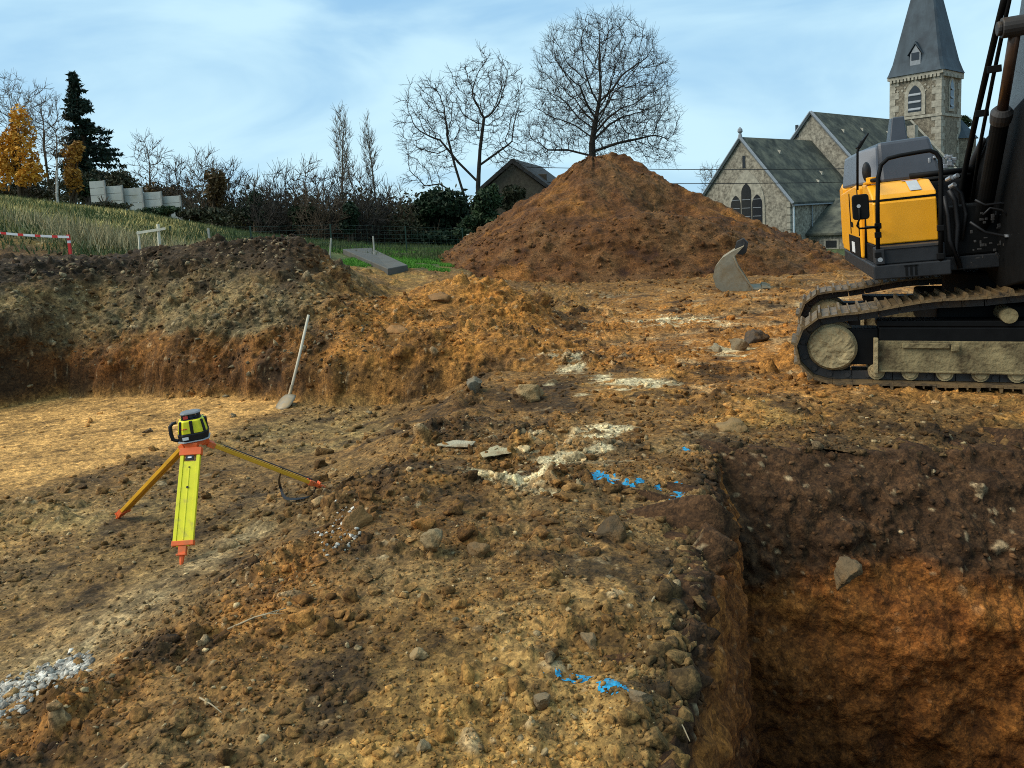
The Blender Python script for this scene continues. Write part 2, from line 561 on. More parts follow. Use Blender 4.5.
def gz_at(x, y):
    i, j = gidx(x, y)
    return float(GV[i, j, 2])


def gpoint(px, py):
    """where the sight line of a pixel meets the ground"""
    d = FW + RT * ((px - PPX) / F) + UP * ((PPY - py) / F)
    t = .8
    while t < 80:
        q = np.array((0, 0, ZC)) + d * t
        if q[2] <= gz_at(q[0], q[1]): return q
        t += .008 if t < 16 else .05
    return q


# the pit: stacked rings from the lip to the floor
def line_off(a, b, o):
    d = (b - a) / np.linalg.norm(b - a)
    n = np.array((d[1], -d[0]))           # inward (the quad runs clockwise)
    return a + n * o, d


def isect(p, d, q, e):
    t = ((q[0] - p[0]) * e[1] - (q[1] - p[1]) * e[0]) / (d[0] * e[1] - d[1] * e[0])
    return p + d * t


DEP = np.concatenate([[.08, .04], np.linspace(.036, 2.25, 185)])
oL = np.interp(DEP, [.036, .1, .5, 1.2, 2.3], [.0, .04, .14, .20, .22]); oL[:2] = -.6, -.06
oF = np.interp(DEP, [.036, .1, .25, .5, .75, .95, 1.3, 2.3], [.0, .07, .22, .40, .56, .66, .74, .86]); oF[:2] = -.6, -.06
oR = np.interp(DEP, [.036, .3, 2.3], [0, .2, .6]); oR[:2] = -.6, -.06
NS = (430, 430, 60, 60)
pts, wts = [], []
for k in range(len(DEP)):
    offs = (oL[k], oF[k], oR[k], oR[k])
    ln = [line_off(PITQ[i], PITQ[(i + 1) % 4], offs[i]) for i in range(4)]
    cs = [isect(*ln[i - 1], *ln[i]) for i in range(4)]
    row = []
    for i in range(4):
        t = np.linspace(0, 1, NS[i], endpoint=False)
        row.append(cs[i][None] * (1 - t[:, None]) + cs[(i + 1) % 4][None] * t[:, None])
    row.append(cs[0][None])
    pts.append(np.concatenate(row))
pts = np.array(pts)                                    # levels x ring x 2
cen = np.array((3.4, 3.2))
fl = []
for t in np.linspace(0, 1, 91)[1:]:
    fl.append(pts[-1] * (1 - t) + cen * t)
fl = np.array(fl)
zz = np.concatenate([np.repeat(-DEP[:, None], pts.shape[1], 1), np.full(fl.shape[:2], -2.25)])
px_ = np.concatenate([pts[..., 0], fl[..., 0]]).astype(np.float32); py_ = np.concatenate([pts[..., 1], fl[..., 1]]).astype(np.float32)
isfl = np.concatenate([np.zeros(pts.shape[:2]), np.ones(fl.shape[:2])])
# ground height at the rim, fading downwards
rim = terrain_base(px_[0], py_[0])[0]
zz = (zz + rim[None] * np.clip(1 + zz / .5, 0, 1)).astype(np.float32)
slump = .95 * np.exp(-((px_ - 3.75) / .75) ** 2 - ((py_ - 4.1) / .55) ** 2) + .35 * np.exp(-((px_ - 2.6) / .5) ** 2 - ((py_ - 4.3) / .3) ** 2)
zz = np.where(isfl > 0, zz + slump, np.maximum(zz, -2.25 + slump))
n_ = grid_normals(px_, py_, zz)
toc = [3.2 - px_, 3.3 - py_, 1.0 - zz * 0]
flip = np.where(n_[0] * toc[0] + n_[1] * toc[1] + n_[2] * (isfl * 9 + .4) < 0, -1, 1)
n_ = [a * flip for a in n_]
dep = -zz
nA = fbm(px_ * 2, py_ * 2, zz * 2, 111, 3); nB = fbm(px_ * 6, py_ * 6, zz * 6, 113, 3)
ring = np.arange(px_.shape[1])
left = (ring < NS[0])[None] & (px_ > -9)
edge1 = np.where(left, .17, .86) + np.where(left, .10, .24) * nA + .09 * nB
pr = sstep(.18, -.10, dep - edge1) * 1.15 + .08
pr = np.maximum(pr, isfl * .9)
pr = np.maximum(pr, np.clip(slump * 2, 0, 1) * (dep > 1.0) * .9)
# broad scoops and scrapes of the bucket on the clean faces
big = .09 * fbm(px_ * 1.6, py_ * 1.6, zz * 2.0, 117, 3) + .03 * nB + .045 * np.abs(fbm(px_ * 3, py_ * 3, zz * 4, 121, 4))
streak = .020 * vnoise(px_ * 13, py_ * 13, zz * 1.0, 119) + .008 * vnoise(px_ * 34, py_ * 34, zz * 2.5, 123)
ww = sstep(.05, .35, dep) * (1 - isfl)
big = big * ww; streak = streak * ww
px2, py2, zz2 = px_ + n_[0] * (big + streak), py_ + n_[1] * (big + streak), zz + n_[2] * (big + streak)
pc = np.ones(px_.shape + (3,), np.float32) * np.array((.155, .050, .010), np.float32)


def play(c, t):
    global pc
    pc = mix(pc, C[c], np.clip(t, 0, 1)[..., None])


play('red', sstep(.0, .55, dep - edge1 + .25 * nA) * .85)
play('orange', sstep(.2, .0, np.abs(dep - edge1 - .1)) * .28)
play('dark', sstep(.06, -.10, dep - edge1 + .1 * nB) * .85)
pc = pc * mix(1, .55, sstep(.3, 1.1, dep - edge1))[..., None]  # pit shade painted into the colour, deepening below the topsoil
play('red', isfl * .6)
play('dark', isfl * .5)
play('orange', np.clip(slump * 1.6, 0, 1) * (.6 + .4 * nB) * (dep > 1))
pc = pc * (np.clip(1 + .4 * nB, .35, 1.7) * np.exp(.04 * np.random.default_rng(4).normal(size=px_.shape)))[..., None].astype(np.float32)
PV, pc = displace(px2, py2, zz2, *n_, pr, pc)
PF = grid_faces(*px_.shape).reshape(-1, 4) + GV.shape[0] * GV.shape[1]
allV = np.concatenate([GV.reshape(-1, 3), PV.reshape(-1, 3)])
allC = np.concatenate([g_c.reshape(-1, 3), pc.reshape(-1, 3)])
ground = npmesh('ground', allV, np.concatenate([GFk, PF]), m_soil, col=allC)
tag(ground, 'churned brown and orange earth of the dug building site with a deep square pit', 'ground', kind='structure')

# ------------------------------------------------------------------ spoil heap
HC = np.array((2.85, 25.0))
ha = np.linspace(-math.pi, math.pi, 620).astype(np.float32)      # 0 points at the camera side
hr = np.linspace(0, 1.12, 330).astype(np.float32)
hA, hR = np.meshgrid(ha, hr)
side = np.sin(hA)                                                # + right
Rmax = np.where(side > 0, 5.9 + 1.9 * side, 5.9 + .55 * side) + .55 * vnoise(np.cos(hA) * 2, np.sin(hA) * 2, 0, 201)
rad = hR * Rmax
hx = HC[0] + rad * np.sin(hA)
hy = HC[1] - rad * np.cos(hA)
g0 = terrain_base(hx, hy)[0]
q = np.clip(hR, 0, 1.12)
prof = np.interp(q, [0, .08, .14, .30, 1.0, 1.12], [3.52, 3.48, 3.24, 2.52, .0, -.3])
prof = prof * (1 + .05 * vnoise(hx * .8, hy * .8, 0, 203)) + .17 * fbm(hx * .55, hy * .55, 0, 205, 4) * np.clip(1.1 - q, .15, .8)
prof -= .70 * np.exp(-((hx - 4.7) / .8) ** 2 - ((hy - 22.5) / .65) ** 2)
prof += .65 * np.exp(-((hx - 3.9) / 2.1) ** 2 - ((hy - 20.7) / .75) ** 2)
prof += .16 * np.exp(-((hx - 4.0) / .4) ** 2 - ((hy - 24.6) / .5) ** 2) - .1 * np.exp(-((hx - 2.2) / .5) ** 2 - ((hy - 24.) / .5) ** 2)
# small slides and rills down the slope
prof += .10 * np.clip(1 - q, 0, 1) * vnoise(hA * 11 + .5 * vnoise(hx, hy, 0, 208), hR * 2.0, 0, 207)
hz = (g0 + prof).astype(np.float32)
n_ = grid_normals(hx, hy, hz)
sg = np.where(n_[2] < 0, -1, 1)
n_ = [a * sg for a in n_]
h1 = fbm(hx * .7, hy * .7, hz * .7, 211, 3); h2 = fbm(hx * 2.5, hy * 2.5, hz * 2.5, 213, 3)
hc = np.ones(hx.shape + (3,), np.float32) * np.array((.096, .039, .011), np.float32)
hc = mix(hc, np.array((.11, .055, .02), np.float32), (sstep(.0, .6, h1 + .5 * h2) * .7)[..., None])
hc = mix(hc, C['orange'] * .8, (sstep(.15, .75, -h1 + .4 * h2) * .42)[..., None])
h3 = fbm(hx * 4.5, hy * 4.5, hz * 4.5, 214, 3)
hc = hc * np.clip(1 + .4 * h2 + .35 * h3, .3, 1.7)[..., None]
hrough = .38 + .75 * sstep(.45, .95, q + .25 * h1) + .25 * h2
hb, hid = clods(hx, hy, hz, .36, 215, .4)
hb2, hid2 = clods(hx, hy, hz, .14, 216, .55)
D = np.clip(hrough, .1, 1.4) * (.36 * hb * 1.2 + .14 * hb2 * 2.0) + .09 * fbm(hx * 3, hy * 3, hz * 3, 217, 3)
hc = hc * (1 + .5 * ((hid2 - .5) * np.clip(hb2 * 5, 0, 1))[..., None])
HV = np.stack([hx + n_[0] * D, hy + n_[1] * D, hz + n_[2] * D], -1).reshape(-1, 3)
heap = npmesh('soil_heap', HV - np.array((HC[0], HC[1], 0)), grid_faces(*hx.shape).reshape(-1, 4), m_soil, col=np.clip(hc, .008, .8).reshape(-1, 3))
heap.location = (HC[0], HC[1], 0)
tag(heap, 'tall brown heap of excavated soil in front of the round bare tree', 'soil heap')

# ------------------------------------------------------------------ loose clods and stones


def ico(sub):
    import bmesh
    bm = bmesh.new(); bmesh.ops.create_icosphere(bm, subdivisions=sub, radius=1)
    v = np.array([q.co[:] for q in bm.verts], np.float32); f = np.array([[q.index for q in p.verts] for p in bm.faces], np.int32)
    bm.free(); return v, f


def rock_proto(sub, seed, ang=.35):
    v, f = ico(sub)
    r = np.random.default_rng(seed)
    for _ in range(11):                                   # chop with random planes for broken faces
        n = r.normal(size=3); n /= np.linalg.norm(n); k = r.uniform(.32, .80)
        d = v @ n
        v = v - np.clip(d - k, 0, None)[:, None] * n * .92
    if sub <= 3: ang = .95
    v = v * (1 + ang * .4 * vnoise(v[:, 0] * 2.2, v[:, 1] * 2.2, v[:, 2] * 2.2 + seed, 301))[:, None]
    if sub >= 3:
        v = v * (1 + .05 * fbm(v[:, 0] * 6, v[:, 1] * 6, v[:, 2] * 6 + seed, 303, 3))[:, None]
    return v.astype(np.float32), f


def rand_rot(n, r):
    q = r.normal(size=(n, 4)); q /= np.linalg.norm(q, axis=1)[:, None]
    a, b, c, d = q.T
    return np.stack([np.stack([1 - 2 * (c * c + d * d), 2 * (b * c - a * d), 2 * (b * d + a * c)], -1),
                     np.stack([2 * (b * c + a * d), 1 - 2 * (b * b + d * d), 2 * (c * d - a * b)], -1),
                     np.stack([2 * (b * d - a * c), 2 * (c * d + a * b), 1 - 2 * (b * b + c * c)], -1)], -2)


def scatter_mesh(pos, size, cols, sub, seed, flat=(.55, 1.0)):
    r = np.random.default_rng(seed)
    n = len(pos)
    protos = [rock_proto(sub, seed + i) for i in range(9)]
    pid = r.integers(0, 9, n)
    VV, FF, CC = [], [], []
    off = 0
    for k in range(9):
        m = pid == k
        if not m.any(): continue
        v, f = protos[k]
        R = rand_rot(m.sum(), r)
        sc = r.uniform(.6, 1.25, (m.sum(), 3)); sc *= size[m][:, None]
        vv = np.einsum('nij,nvj->nvi', R, v[None] * sc[:, None, :])
        vv[:, :, 2] *= r.uniform(*flat, m.sum())[:, None]
        vv = vv + pos[m][:, None, :]
        nn = m.sum()
        VV.append(vv.reshape(-1, 3)); FF.append((f[None] + (np.arange(nn) * len(v))[:, None, None]).reshape(-1, 3) + off)
        CC.append(np.repeat(cols[m], len(v), 0)); off += nn * len(v)
    return np.concatenate(VV), np.concatenate(FF), np.concatenate(CC)


def pick(n, a0, a1, r0, r1, seed, power=1.0, rmin=.0):
    """random terrain vertices, denser where the ground is rough"""
    r = np.random.default_rng(seed)
    az = np.radians(r.uniform(a0, a1, n)); rr = r0 + (r1 - r0) * r.uniform(0, 1, n) ** power
    i = np.clip(np.searchsorted(RR, rr), 0, nr_ - 1); j = np.clip(np.searchsorted(AZ, az), 0, nc_ - 1)
    ok = (r.uniform(0, 1, n) < np.clip(g_r[i, j] * .9 + rmin, 0, 1)) & (poly_dist(gx[i, j], gy[i, j], PITQ) > .03)
    cl_ = np.clip(.75 + 1.3 * fbm(gx[i, j] * 1.3, gy[i, j] * 1.3, 0, seed, 2), .08, 1)
    ok &= r.uniform(0, 1, n) < cl_
    i, j = i[ok], j[ok]
    return GV[i, j], g_c[i, j]


parts_ = []
for (n, a0, a1, r0, r1, pw, s0, s1, sub, seed) in (
        (24000, -40, 24, 2.1, 4.6, 1.0, .004, .014, 1, 408),
        (42000, -40, 40, 2.0, 7.0, 1.0, .005, .024, 1, 401), (22000, -40, 40, 5.0, 14.5, 1.1, .010, .045, 1, 402),
        (4200, -40, 40, 2.0, 9.0, 1.0, .016, .052, 2, 403), (5200, -44, -9, 9.0, 14.0, .8, .012, .075, 1, 406), (600, -25, 10, 3.4, 8.0, 1.0, .04, .085, 3, 407), (1500, -40, 40, 7, 16, 1.0, .03, .075, 2, 404), (2200, -6, 36, 14, 24, 1.0, .03, .09, 1, 405)):
    p, c = pick(n, a0, a1, r0, r1, seed, pw)
    r = np.random.default_rng(seed + 50)
    s = s0 * (s1 / s0) ** (r.uniform(0, 1, len(p)) ** 2.1)
    c = c * r.uniform(.6, 1.35, (len(p), 1)) * np.array((1.05, .98, .9))
    pale = (r.uniform(0, 1, len(p)) < .07) & (s < .030)
    c = np.where(pale[:, None], np.array((.33, .235, .115)) * r.uniform(.6, 1.25, (len(p), 1)), c)
    if seed == 406:
        gq = r.uniform(0, 1, len(p)) < .45
        c = np.where(gq[:, None], np.array((.165, .125, .068)) * r.uniform(.4, 1.5, (len(p), 1)), c)
    p = p + np.array((0, 0, 1)) * (s * .15)[:, None]
    parts_.append(scatter_mesh(p, s, c, sub, seed))
# clods along the lip of the pit
r = np.random.default_rng(420)
lp_, lc_ = [], []
for k in range(620):
    e = r.uniform(0, 1)
    a_, b_ = (PITQ[0], PITQ[1]) if e < .55 else (PITQ[1], PITQ[2])
    t = r.uniform(.3 if e < .55 else 0, 1); q = a_ + (b_ - a_) * t
    nn_ = np.array((-(b_ - a_)[1], (b_ - a_)[0])); nn_ /= np.linalg.norm(nn_)
    q = q + nn_ * (abs(r.normal()) * .10 - .015)
    i, j = gidx(*q)
    lp_.append(GV[i, j]); lc_.append(g_c[i, j] * r.uniform(.6, 1.5))
lp_ = np.array(lp_); s = .015 * 5.0 ** (r.uniform(0, 1, len(lp_)) ** 1.5)
parts_.append(scatter_mesh(lp_, s, np.array(lc_), 2, 421))
# crumbs fallen on the pit faces and its floor
mask = np.where((np.clip(pr, 0, 2) > .75).ravel())[0]
r = np.random.default_rng(431)
sel = r.choice(mask, 2600)
s = .010 * (5.0) ** (r.uniform(0, 1, len(sel)) ** 1.6)
parts_.append(scatter_mesh(PV.reshape(-1, 3)[sel], s, pc.reshape(-1, 3)[sel] * r.uniform(.7, 1.9, (len(sel), 1)), 1, 432))
# lumps rolled down the heap
hm = np.where((hrough.ravel() > .55) & (hR.ravel() < 1.05))[0]
sel = r.choice(hm, 2600)
s = .025 * (5.0) ** (r.uniform(0, 1, len(sel)) ** 2.0)
parts_.append(scatter_mesh(HV[sel], s, hc.reshape(-1, 3)[sel] * r.uniform(.6, 1.6, (len(sel), 1)), 1, 433))
o = 0; VV, FF, CC = [], [], []
for v, f, c in parts_:
    VV.append(v); FF.append(f + o); CC.append(c); o += len(v)
cl = npmesh('soil_clods', np.concatenate(VV), np.concatenate(FF), m_soil, smooth=False, col=np.clip(np.concatenate(CC), .006, .7))
tag(cl, 'loose brown clods and small stones strewn over the dug earth', 'rubble', kind='stuff')

# pale gravel spilling in from the left edge
r = np.random.default_rng(440)
pp, ss = [], []
for k in range(700):
    t = r.uniform(0, 1)
    px = -25 + 112 * t + r.normal() * 5; py = 712 - 52 * t + r.normal() * (10 - 6 * t)
    q = gpoint(px, py)
    pp.append(q); ss.append(.007 * 4.0 ** r.uniform(0, 1) ** 1.4)
for k in range(60):
    q = gpoint(338 + r.normal() * 12, 532 + r.normal() * 12); pp.append(q); ss.append(.008 * 2.6 ** r.uniform(0, 1))
pp = np.array(pp); ss = np.array(ss)
v, f, c = scatter_mesh(pp + np.array((0, 0, .004)), ss, np.array((.40, .365, .30)) * r.uniform(.45, 1.35, (len(pp), 1)), 2, 441)
gv = npmesh('gravel', v, f, m_soil, smooth=False, col=np.clip(c, 0, .85))
tag(gv, 'pale grey crushed gravel spilled along the edge of the low ground', 'gravel', kind='stuff')

m_stone = {}


def stone(px, py, wpx, col, label, name='stone', flat=.7, seed=0, asp=1.0, rz=None, cat='stone', sink=.42, group=None, tilt=0):
    q = gpoint(px, py)
    rad = wpx * .5 / F * np.linalg.norm(q - np.array((0, 0, ZC)))
    v, f = rock_proto(4, 500 + seed, .5)
    v = v * (1 + .10 * fbm(v[:, 0] * 3, v[:, 1] * 3, v[:, 2] * 3 + seed, 305, 3) + .05 * vnoise(v[:, 0] * 11, v[:, 1] * 11, v[:, 2] * 11, 306))[:, None]
    rr = np.random.default_rng(seed)
    a = rr.uniform(0, 6.28) if rz is None else rz
    v = v * np.array((1, .8, flat)) * asp ** np.array((0, 0, 1))
    ca, sa = math.cos(a), math.sin(a)
    v = v @ np.array(((ca, sa, 0), (-sa, ca, 0), (0, 0, 1)))
    if tilt:
        ct, st = math.cos(tilt), math.sin(tilt); v = v @ np.array(((1, 0, 0), (0, ct, st), (0, -st, ct)))
    v = v / np.abs(v[:, 0]).max() * rad
    zmin, zmax = v[:, 2].min(), v[:, 2].max()
    mm = mat('stone_%02d' % seed, col, rough=.85, var=.3, vscale=14, bump=.6, bscale=70, dirt=tuple(C['brown'] * .8), dscale=7, damt=.42)
    o = npmesh(name, v - np.array((0, 0, zmin + sink * (zmax - zmin))), f, mm)
    o.location = tuple(q - np.array((0, 0, .0)))
    tag(o, label, cat, group)
    return o


stone(528, 399, 34, (.34, .225, .10), 'tan smooth boulder lying at the right end of the low bank', 'boulder', .62, 33, cat='boulder', sink=.15, rz=.2)
stone(476, 391, 18, (.17, .14, .09), 'small grey stone sticking out of the earth left of the tan boulder', 'stone', 1.35, 36, sink=.3)
stone(457, 446, 42, (.40, .345, .23), 'flat cream stone slab beside a dark hole left of the chalky patch', 'stone_slab', .14, 3, rz=.1)
stone(497, 452, 36, (.42, .35, .20), 'flat yellowish stone slab with a jagged edge at the chalky patch', 'stone_slab', .12, 4, rz=.4)
stone(433, 550, 24, (.23, .165, .08), 'rounded grey stone half buried between brown clods', 'stone', .85, 5, sink=.1)
stone(423, 528, 26, tuple(C['orange']), 'bright orange clay clod just above the rounded grey stone', 'clay_clod', .9, 6, cat='clod')
stone(359, 526, 27, (.26, .135, .045), 'tall orange clay lump beside the small white gravel spill', 'clay_clod', 1.25, 7, cat='clod')
stone(477, 551, 26, (.17, .10, .04), 'brown clod lying to the right of the rounded grey stone', 'soil_clod', .7, 8, cat='clod')
stone(613, 536, 32, (.075, .05, .024), 'dark brown soil lump lying below the upper blue paint mark', 'soil_clod', .95, 29, cat='clod')
stone(398, 334, 30, (.32, .155, .05), 'large orange clay lump sitting on the bench below the mound', 'clay_clod', .7, 10, cat='clod')
stone(438, 300, 26, (.26, .13, .045), 'orange clay lump near the top of the middle mound', 'clay_clod', .8, 11, cat='clod')
stone(735, 430, 36, (.24, .15, .06), 'flat tan slab of earth on the back corner of the pit', 'soil_slab', .35, 12, cat='slab')
stone(738, 348, 18, (.20, .15, .085), 'grey broken stone in a dark clump in front of the excavator track', 'stone', .9, 13)
stone(716, 350, 13, (.32, .27, .17), 'small pale stone at the left of the dark clump before the track', 'stone', .8, 14)
stone(752, 342, 30, (.06, .043, .028), 'dark soil lump between the grey stone and the excavator track', 'soil_clod', .7, 15, cat='clod')
stone(415, 657, 26, (.30, .20, .09), 'tan stone half sunk in the trodden ground above the lower blue mark', 'stone', .5, 16)
stone(541, 706, 18, (.18, .13, .07), 'small brown stone just below the lower blue paint mark', 'stone', .8, 17)
stone(640, 700, 24, (.17, .125, .07), 'grey brown stone at the pit edge right of the lower blue mark', 'stone', .7, 18)
stone(425, 750, 20, (.28, .20, .10), 'angular pale stone at the near edge of the trodden ground', 'stone', .9, 19)
stone(846, 578, 22, (.13, .085, .04), 'tan lump sticking out of the dark layer of the pit wall', 'soil_clod', .9, 20, cat='clod', sink=.4)
stone(590, 642, 18, (.20, .13, .06), 'brown clod left of the thin stick near the pit', 'soil_clod', .8, 21, cat='clod')
stone(147, 432, 12, (.09, .065, .04), 'dark clod alone on the smooth sandy floor', 'soil_clod', .6, 22, cat='clod')

# ------------------------------------------------------------------ blue spray paint on the earth
m_blue = mat('blue_paint', (.02, .24, .42), rough=.85, var=.6, vscale=45, bump=.3, bscale=120, dirt=(.10, .10, .08), dscale=25, damt=.36)


def paint_mark(name_px, wid, label, seed, thr=.0):
    """paint that follows every bump of the ground: lifted copies of the faces it landed on"""
    line = [gpoint(*p)[:2] for p in name_px]
    xs = [p[0] for p in line]; ys = [p[1] for p in line]
    sel = (gx > min(xs) - .3) & (gx < max(xs) + .3) & (gy > min(ys) - .3) & (gy < max(ys) + .3)
    ii, jj = np.where(sel)
    i0, i1, j0, j1 = ii.min(), ii.max() + 1, jj.min(), jj.max() + 1
    X, Y, V = gx[i0:i1, j0:j1], gy[i0:i1, j0:j1], GV[i0:i1, j0:j1]
    d = poly_dist(V[..., 0], V[..., 1], np.array(line), closed=False)
    n = fbm(X * 14, Y * 14, 0, 601 + seed, 3)
    ok = (d < wid * (1 + .5 * n)) & (fbm(X * 30, Y * 30, 0, 611 + seed, 2) > thr)
    nn = grid_normals(V[..., 0], V[..., 1], V[..., 2])
    s = np.where(nn[2] < 0, -1, 1)
    V = V + np.stack([a * s for a in nn], -1) * .002
    f = grid_faces(*X.shape)[ok[:-1, :-1]].reshape(-1, 4)
    u, inv = np.unique(f, return_inverse=True)
    o = npmesh('paint_mark', V.reshape(-1, 3)[u], inv.reshape(-1, 4), m_blue)
    tag(o, label, 'paint mark', 'blue paint marks on the ground')


paint_mark([(600, 475), (626, 483), (656, 488)], .062, 'blue sprayed stripe on the earth left of the head of the pit', 1, .06)
paint_mark([(679, 486), (673, 505)], .045, 'short upright blue sprayed dash beside the head of the pit', 2, -.05)
paint_mark([(562, 677), (590, 683), (632, 694)], .034, 'blue sprayed stripe lowest and nearest on the trodden earth', 3, .10)
paint_mark([(545, 674), (556, 675)], .011, 'tiny blue sprayed dab left of the nearest blue stripe', 4, -.1)
paint_mark([(684, 449), (688, 452)], .02, 'tiny blue sprayed dab at the back corner of the pit', 5, -.1)

# ------------------------------------------------------------------ sticks and roots
m_twig = mat('dry_twig', (.30, .235, .14), rough=.85, var=.35, vscale=30)


def stick(pts, rad, label, fork=None):
    q = [gpoint(*p) + np.array((0, 0, .014)) for p in pts]
    base = q[0].copy()
    mb = MB(); mb.tube([p - base for p in q], [rad * (1 - .5 * i / (len(q) - 1)) for i in range(len(q))], 6)
    if fork:
        a = q[fork[0]] - base; b = gpoint(*fork[1]) + np.array((0, 0, .02)) - base
        mb.tube([a, (a + b) / 2 + np.array((0, 0, .01)), b], [rad * .6, rad * .5, rad * .3], 5)
    o = mb.build('stick', m_twig, smooth=True); o.location = tuple(base)
    tag(o, label, 'stick', 'dry sticks on the earth')


stick([(652, 604), (661, 589), (672, 571)], .006, 'pale forked stick lying by the pit edge', (1, (671, 583)))
stick([(228, 632), (255, 620), (286, 611)], .005, 'long pale stick lying in the loose earth below the tripod', (1, (284, 618)))
stick([(200, 701), (212, 708), (222, 716)], .004, 'short thin stick at the lower left of the loose earth')
stick([(678, 722), (684, 732), (690, 745)], .004, 'thin root hanging over the pit lip at the bottom of the picture')

# ------------------------------------------------------------------ tripod and laser
m_ty = mat('tripod_yellow', (.72, .66, .015), rough=.45, var=.08, vscale=12, spec=.4, dirt=(.36, .27, .07), dscale=11, damt=.34)
m_tg = mat('tripod_amber', (.66, .33, .02), rough=.5, var=.12, vscale=12, dirt=(.25, .15, .05), dscale=9, damt=.3)
m_to = mat('tripod_orange', (.80, .135, .03), rough=.5, var=.12, vscale=15, dirt=(.26, .14, .05), dscale=14, damt=.40)
m_blk = mat('black_plastic', (.012, .012, .013), rough=.5, var=.2, vscale=12)
m_gry = mat('light_grey_plastic', (.42, .43, .43), rough=.45, var=.1)
m_glass = mat('dark_glass', (.05, .07, .08), rough=.08, var=.05, spec=.6)
m_red = mat('red_plastic', (.62, .06, .05), rough=.5, var=.1)
m_wht = mat('white_label', (.72, .72, .70), rough=.6, var=.1)
TY = 4.72
tb = gpoint(182, 563)
TY = tb[1] + .42
hd = P(195, 441, y=TY)                                 # underside of the tripod head
tri = thing('tripod', 'low spread surveying tripod with one wide yellow leg and two amber legs', 'tripod', hd)
feet = [gpoint(181, 565), gpoint(116, 518), gpoint(326, 487)]
mb = MB()
mb.tube([(0, 0, -.012), (0, 0, .012)], .078, 28)
mb.tube([(0, 0, .012), (0, 0, .018)], .070, 28)
for k in range(3):
    dv_ = feet[k] - hd; dv_[2] = 0; dv_ /= np.linalg.norm(dv_)
    sd_ = np.array((-dv_[1], dv_[0], 0))
    mb.prism([(-.035, -.03), (.035, -.03), (.045, .008), (-.045, .008)], .035, .085, lambda v, d=dv_, s=sd_: d * v[2] + s * v[0] + np.array((0, 0, v[1])))
mb.build('head', m_to, tri, bevel=.004)
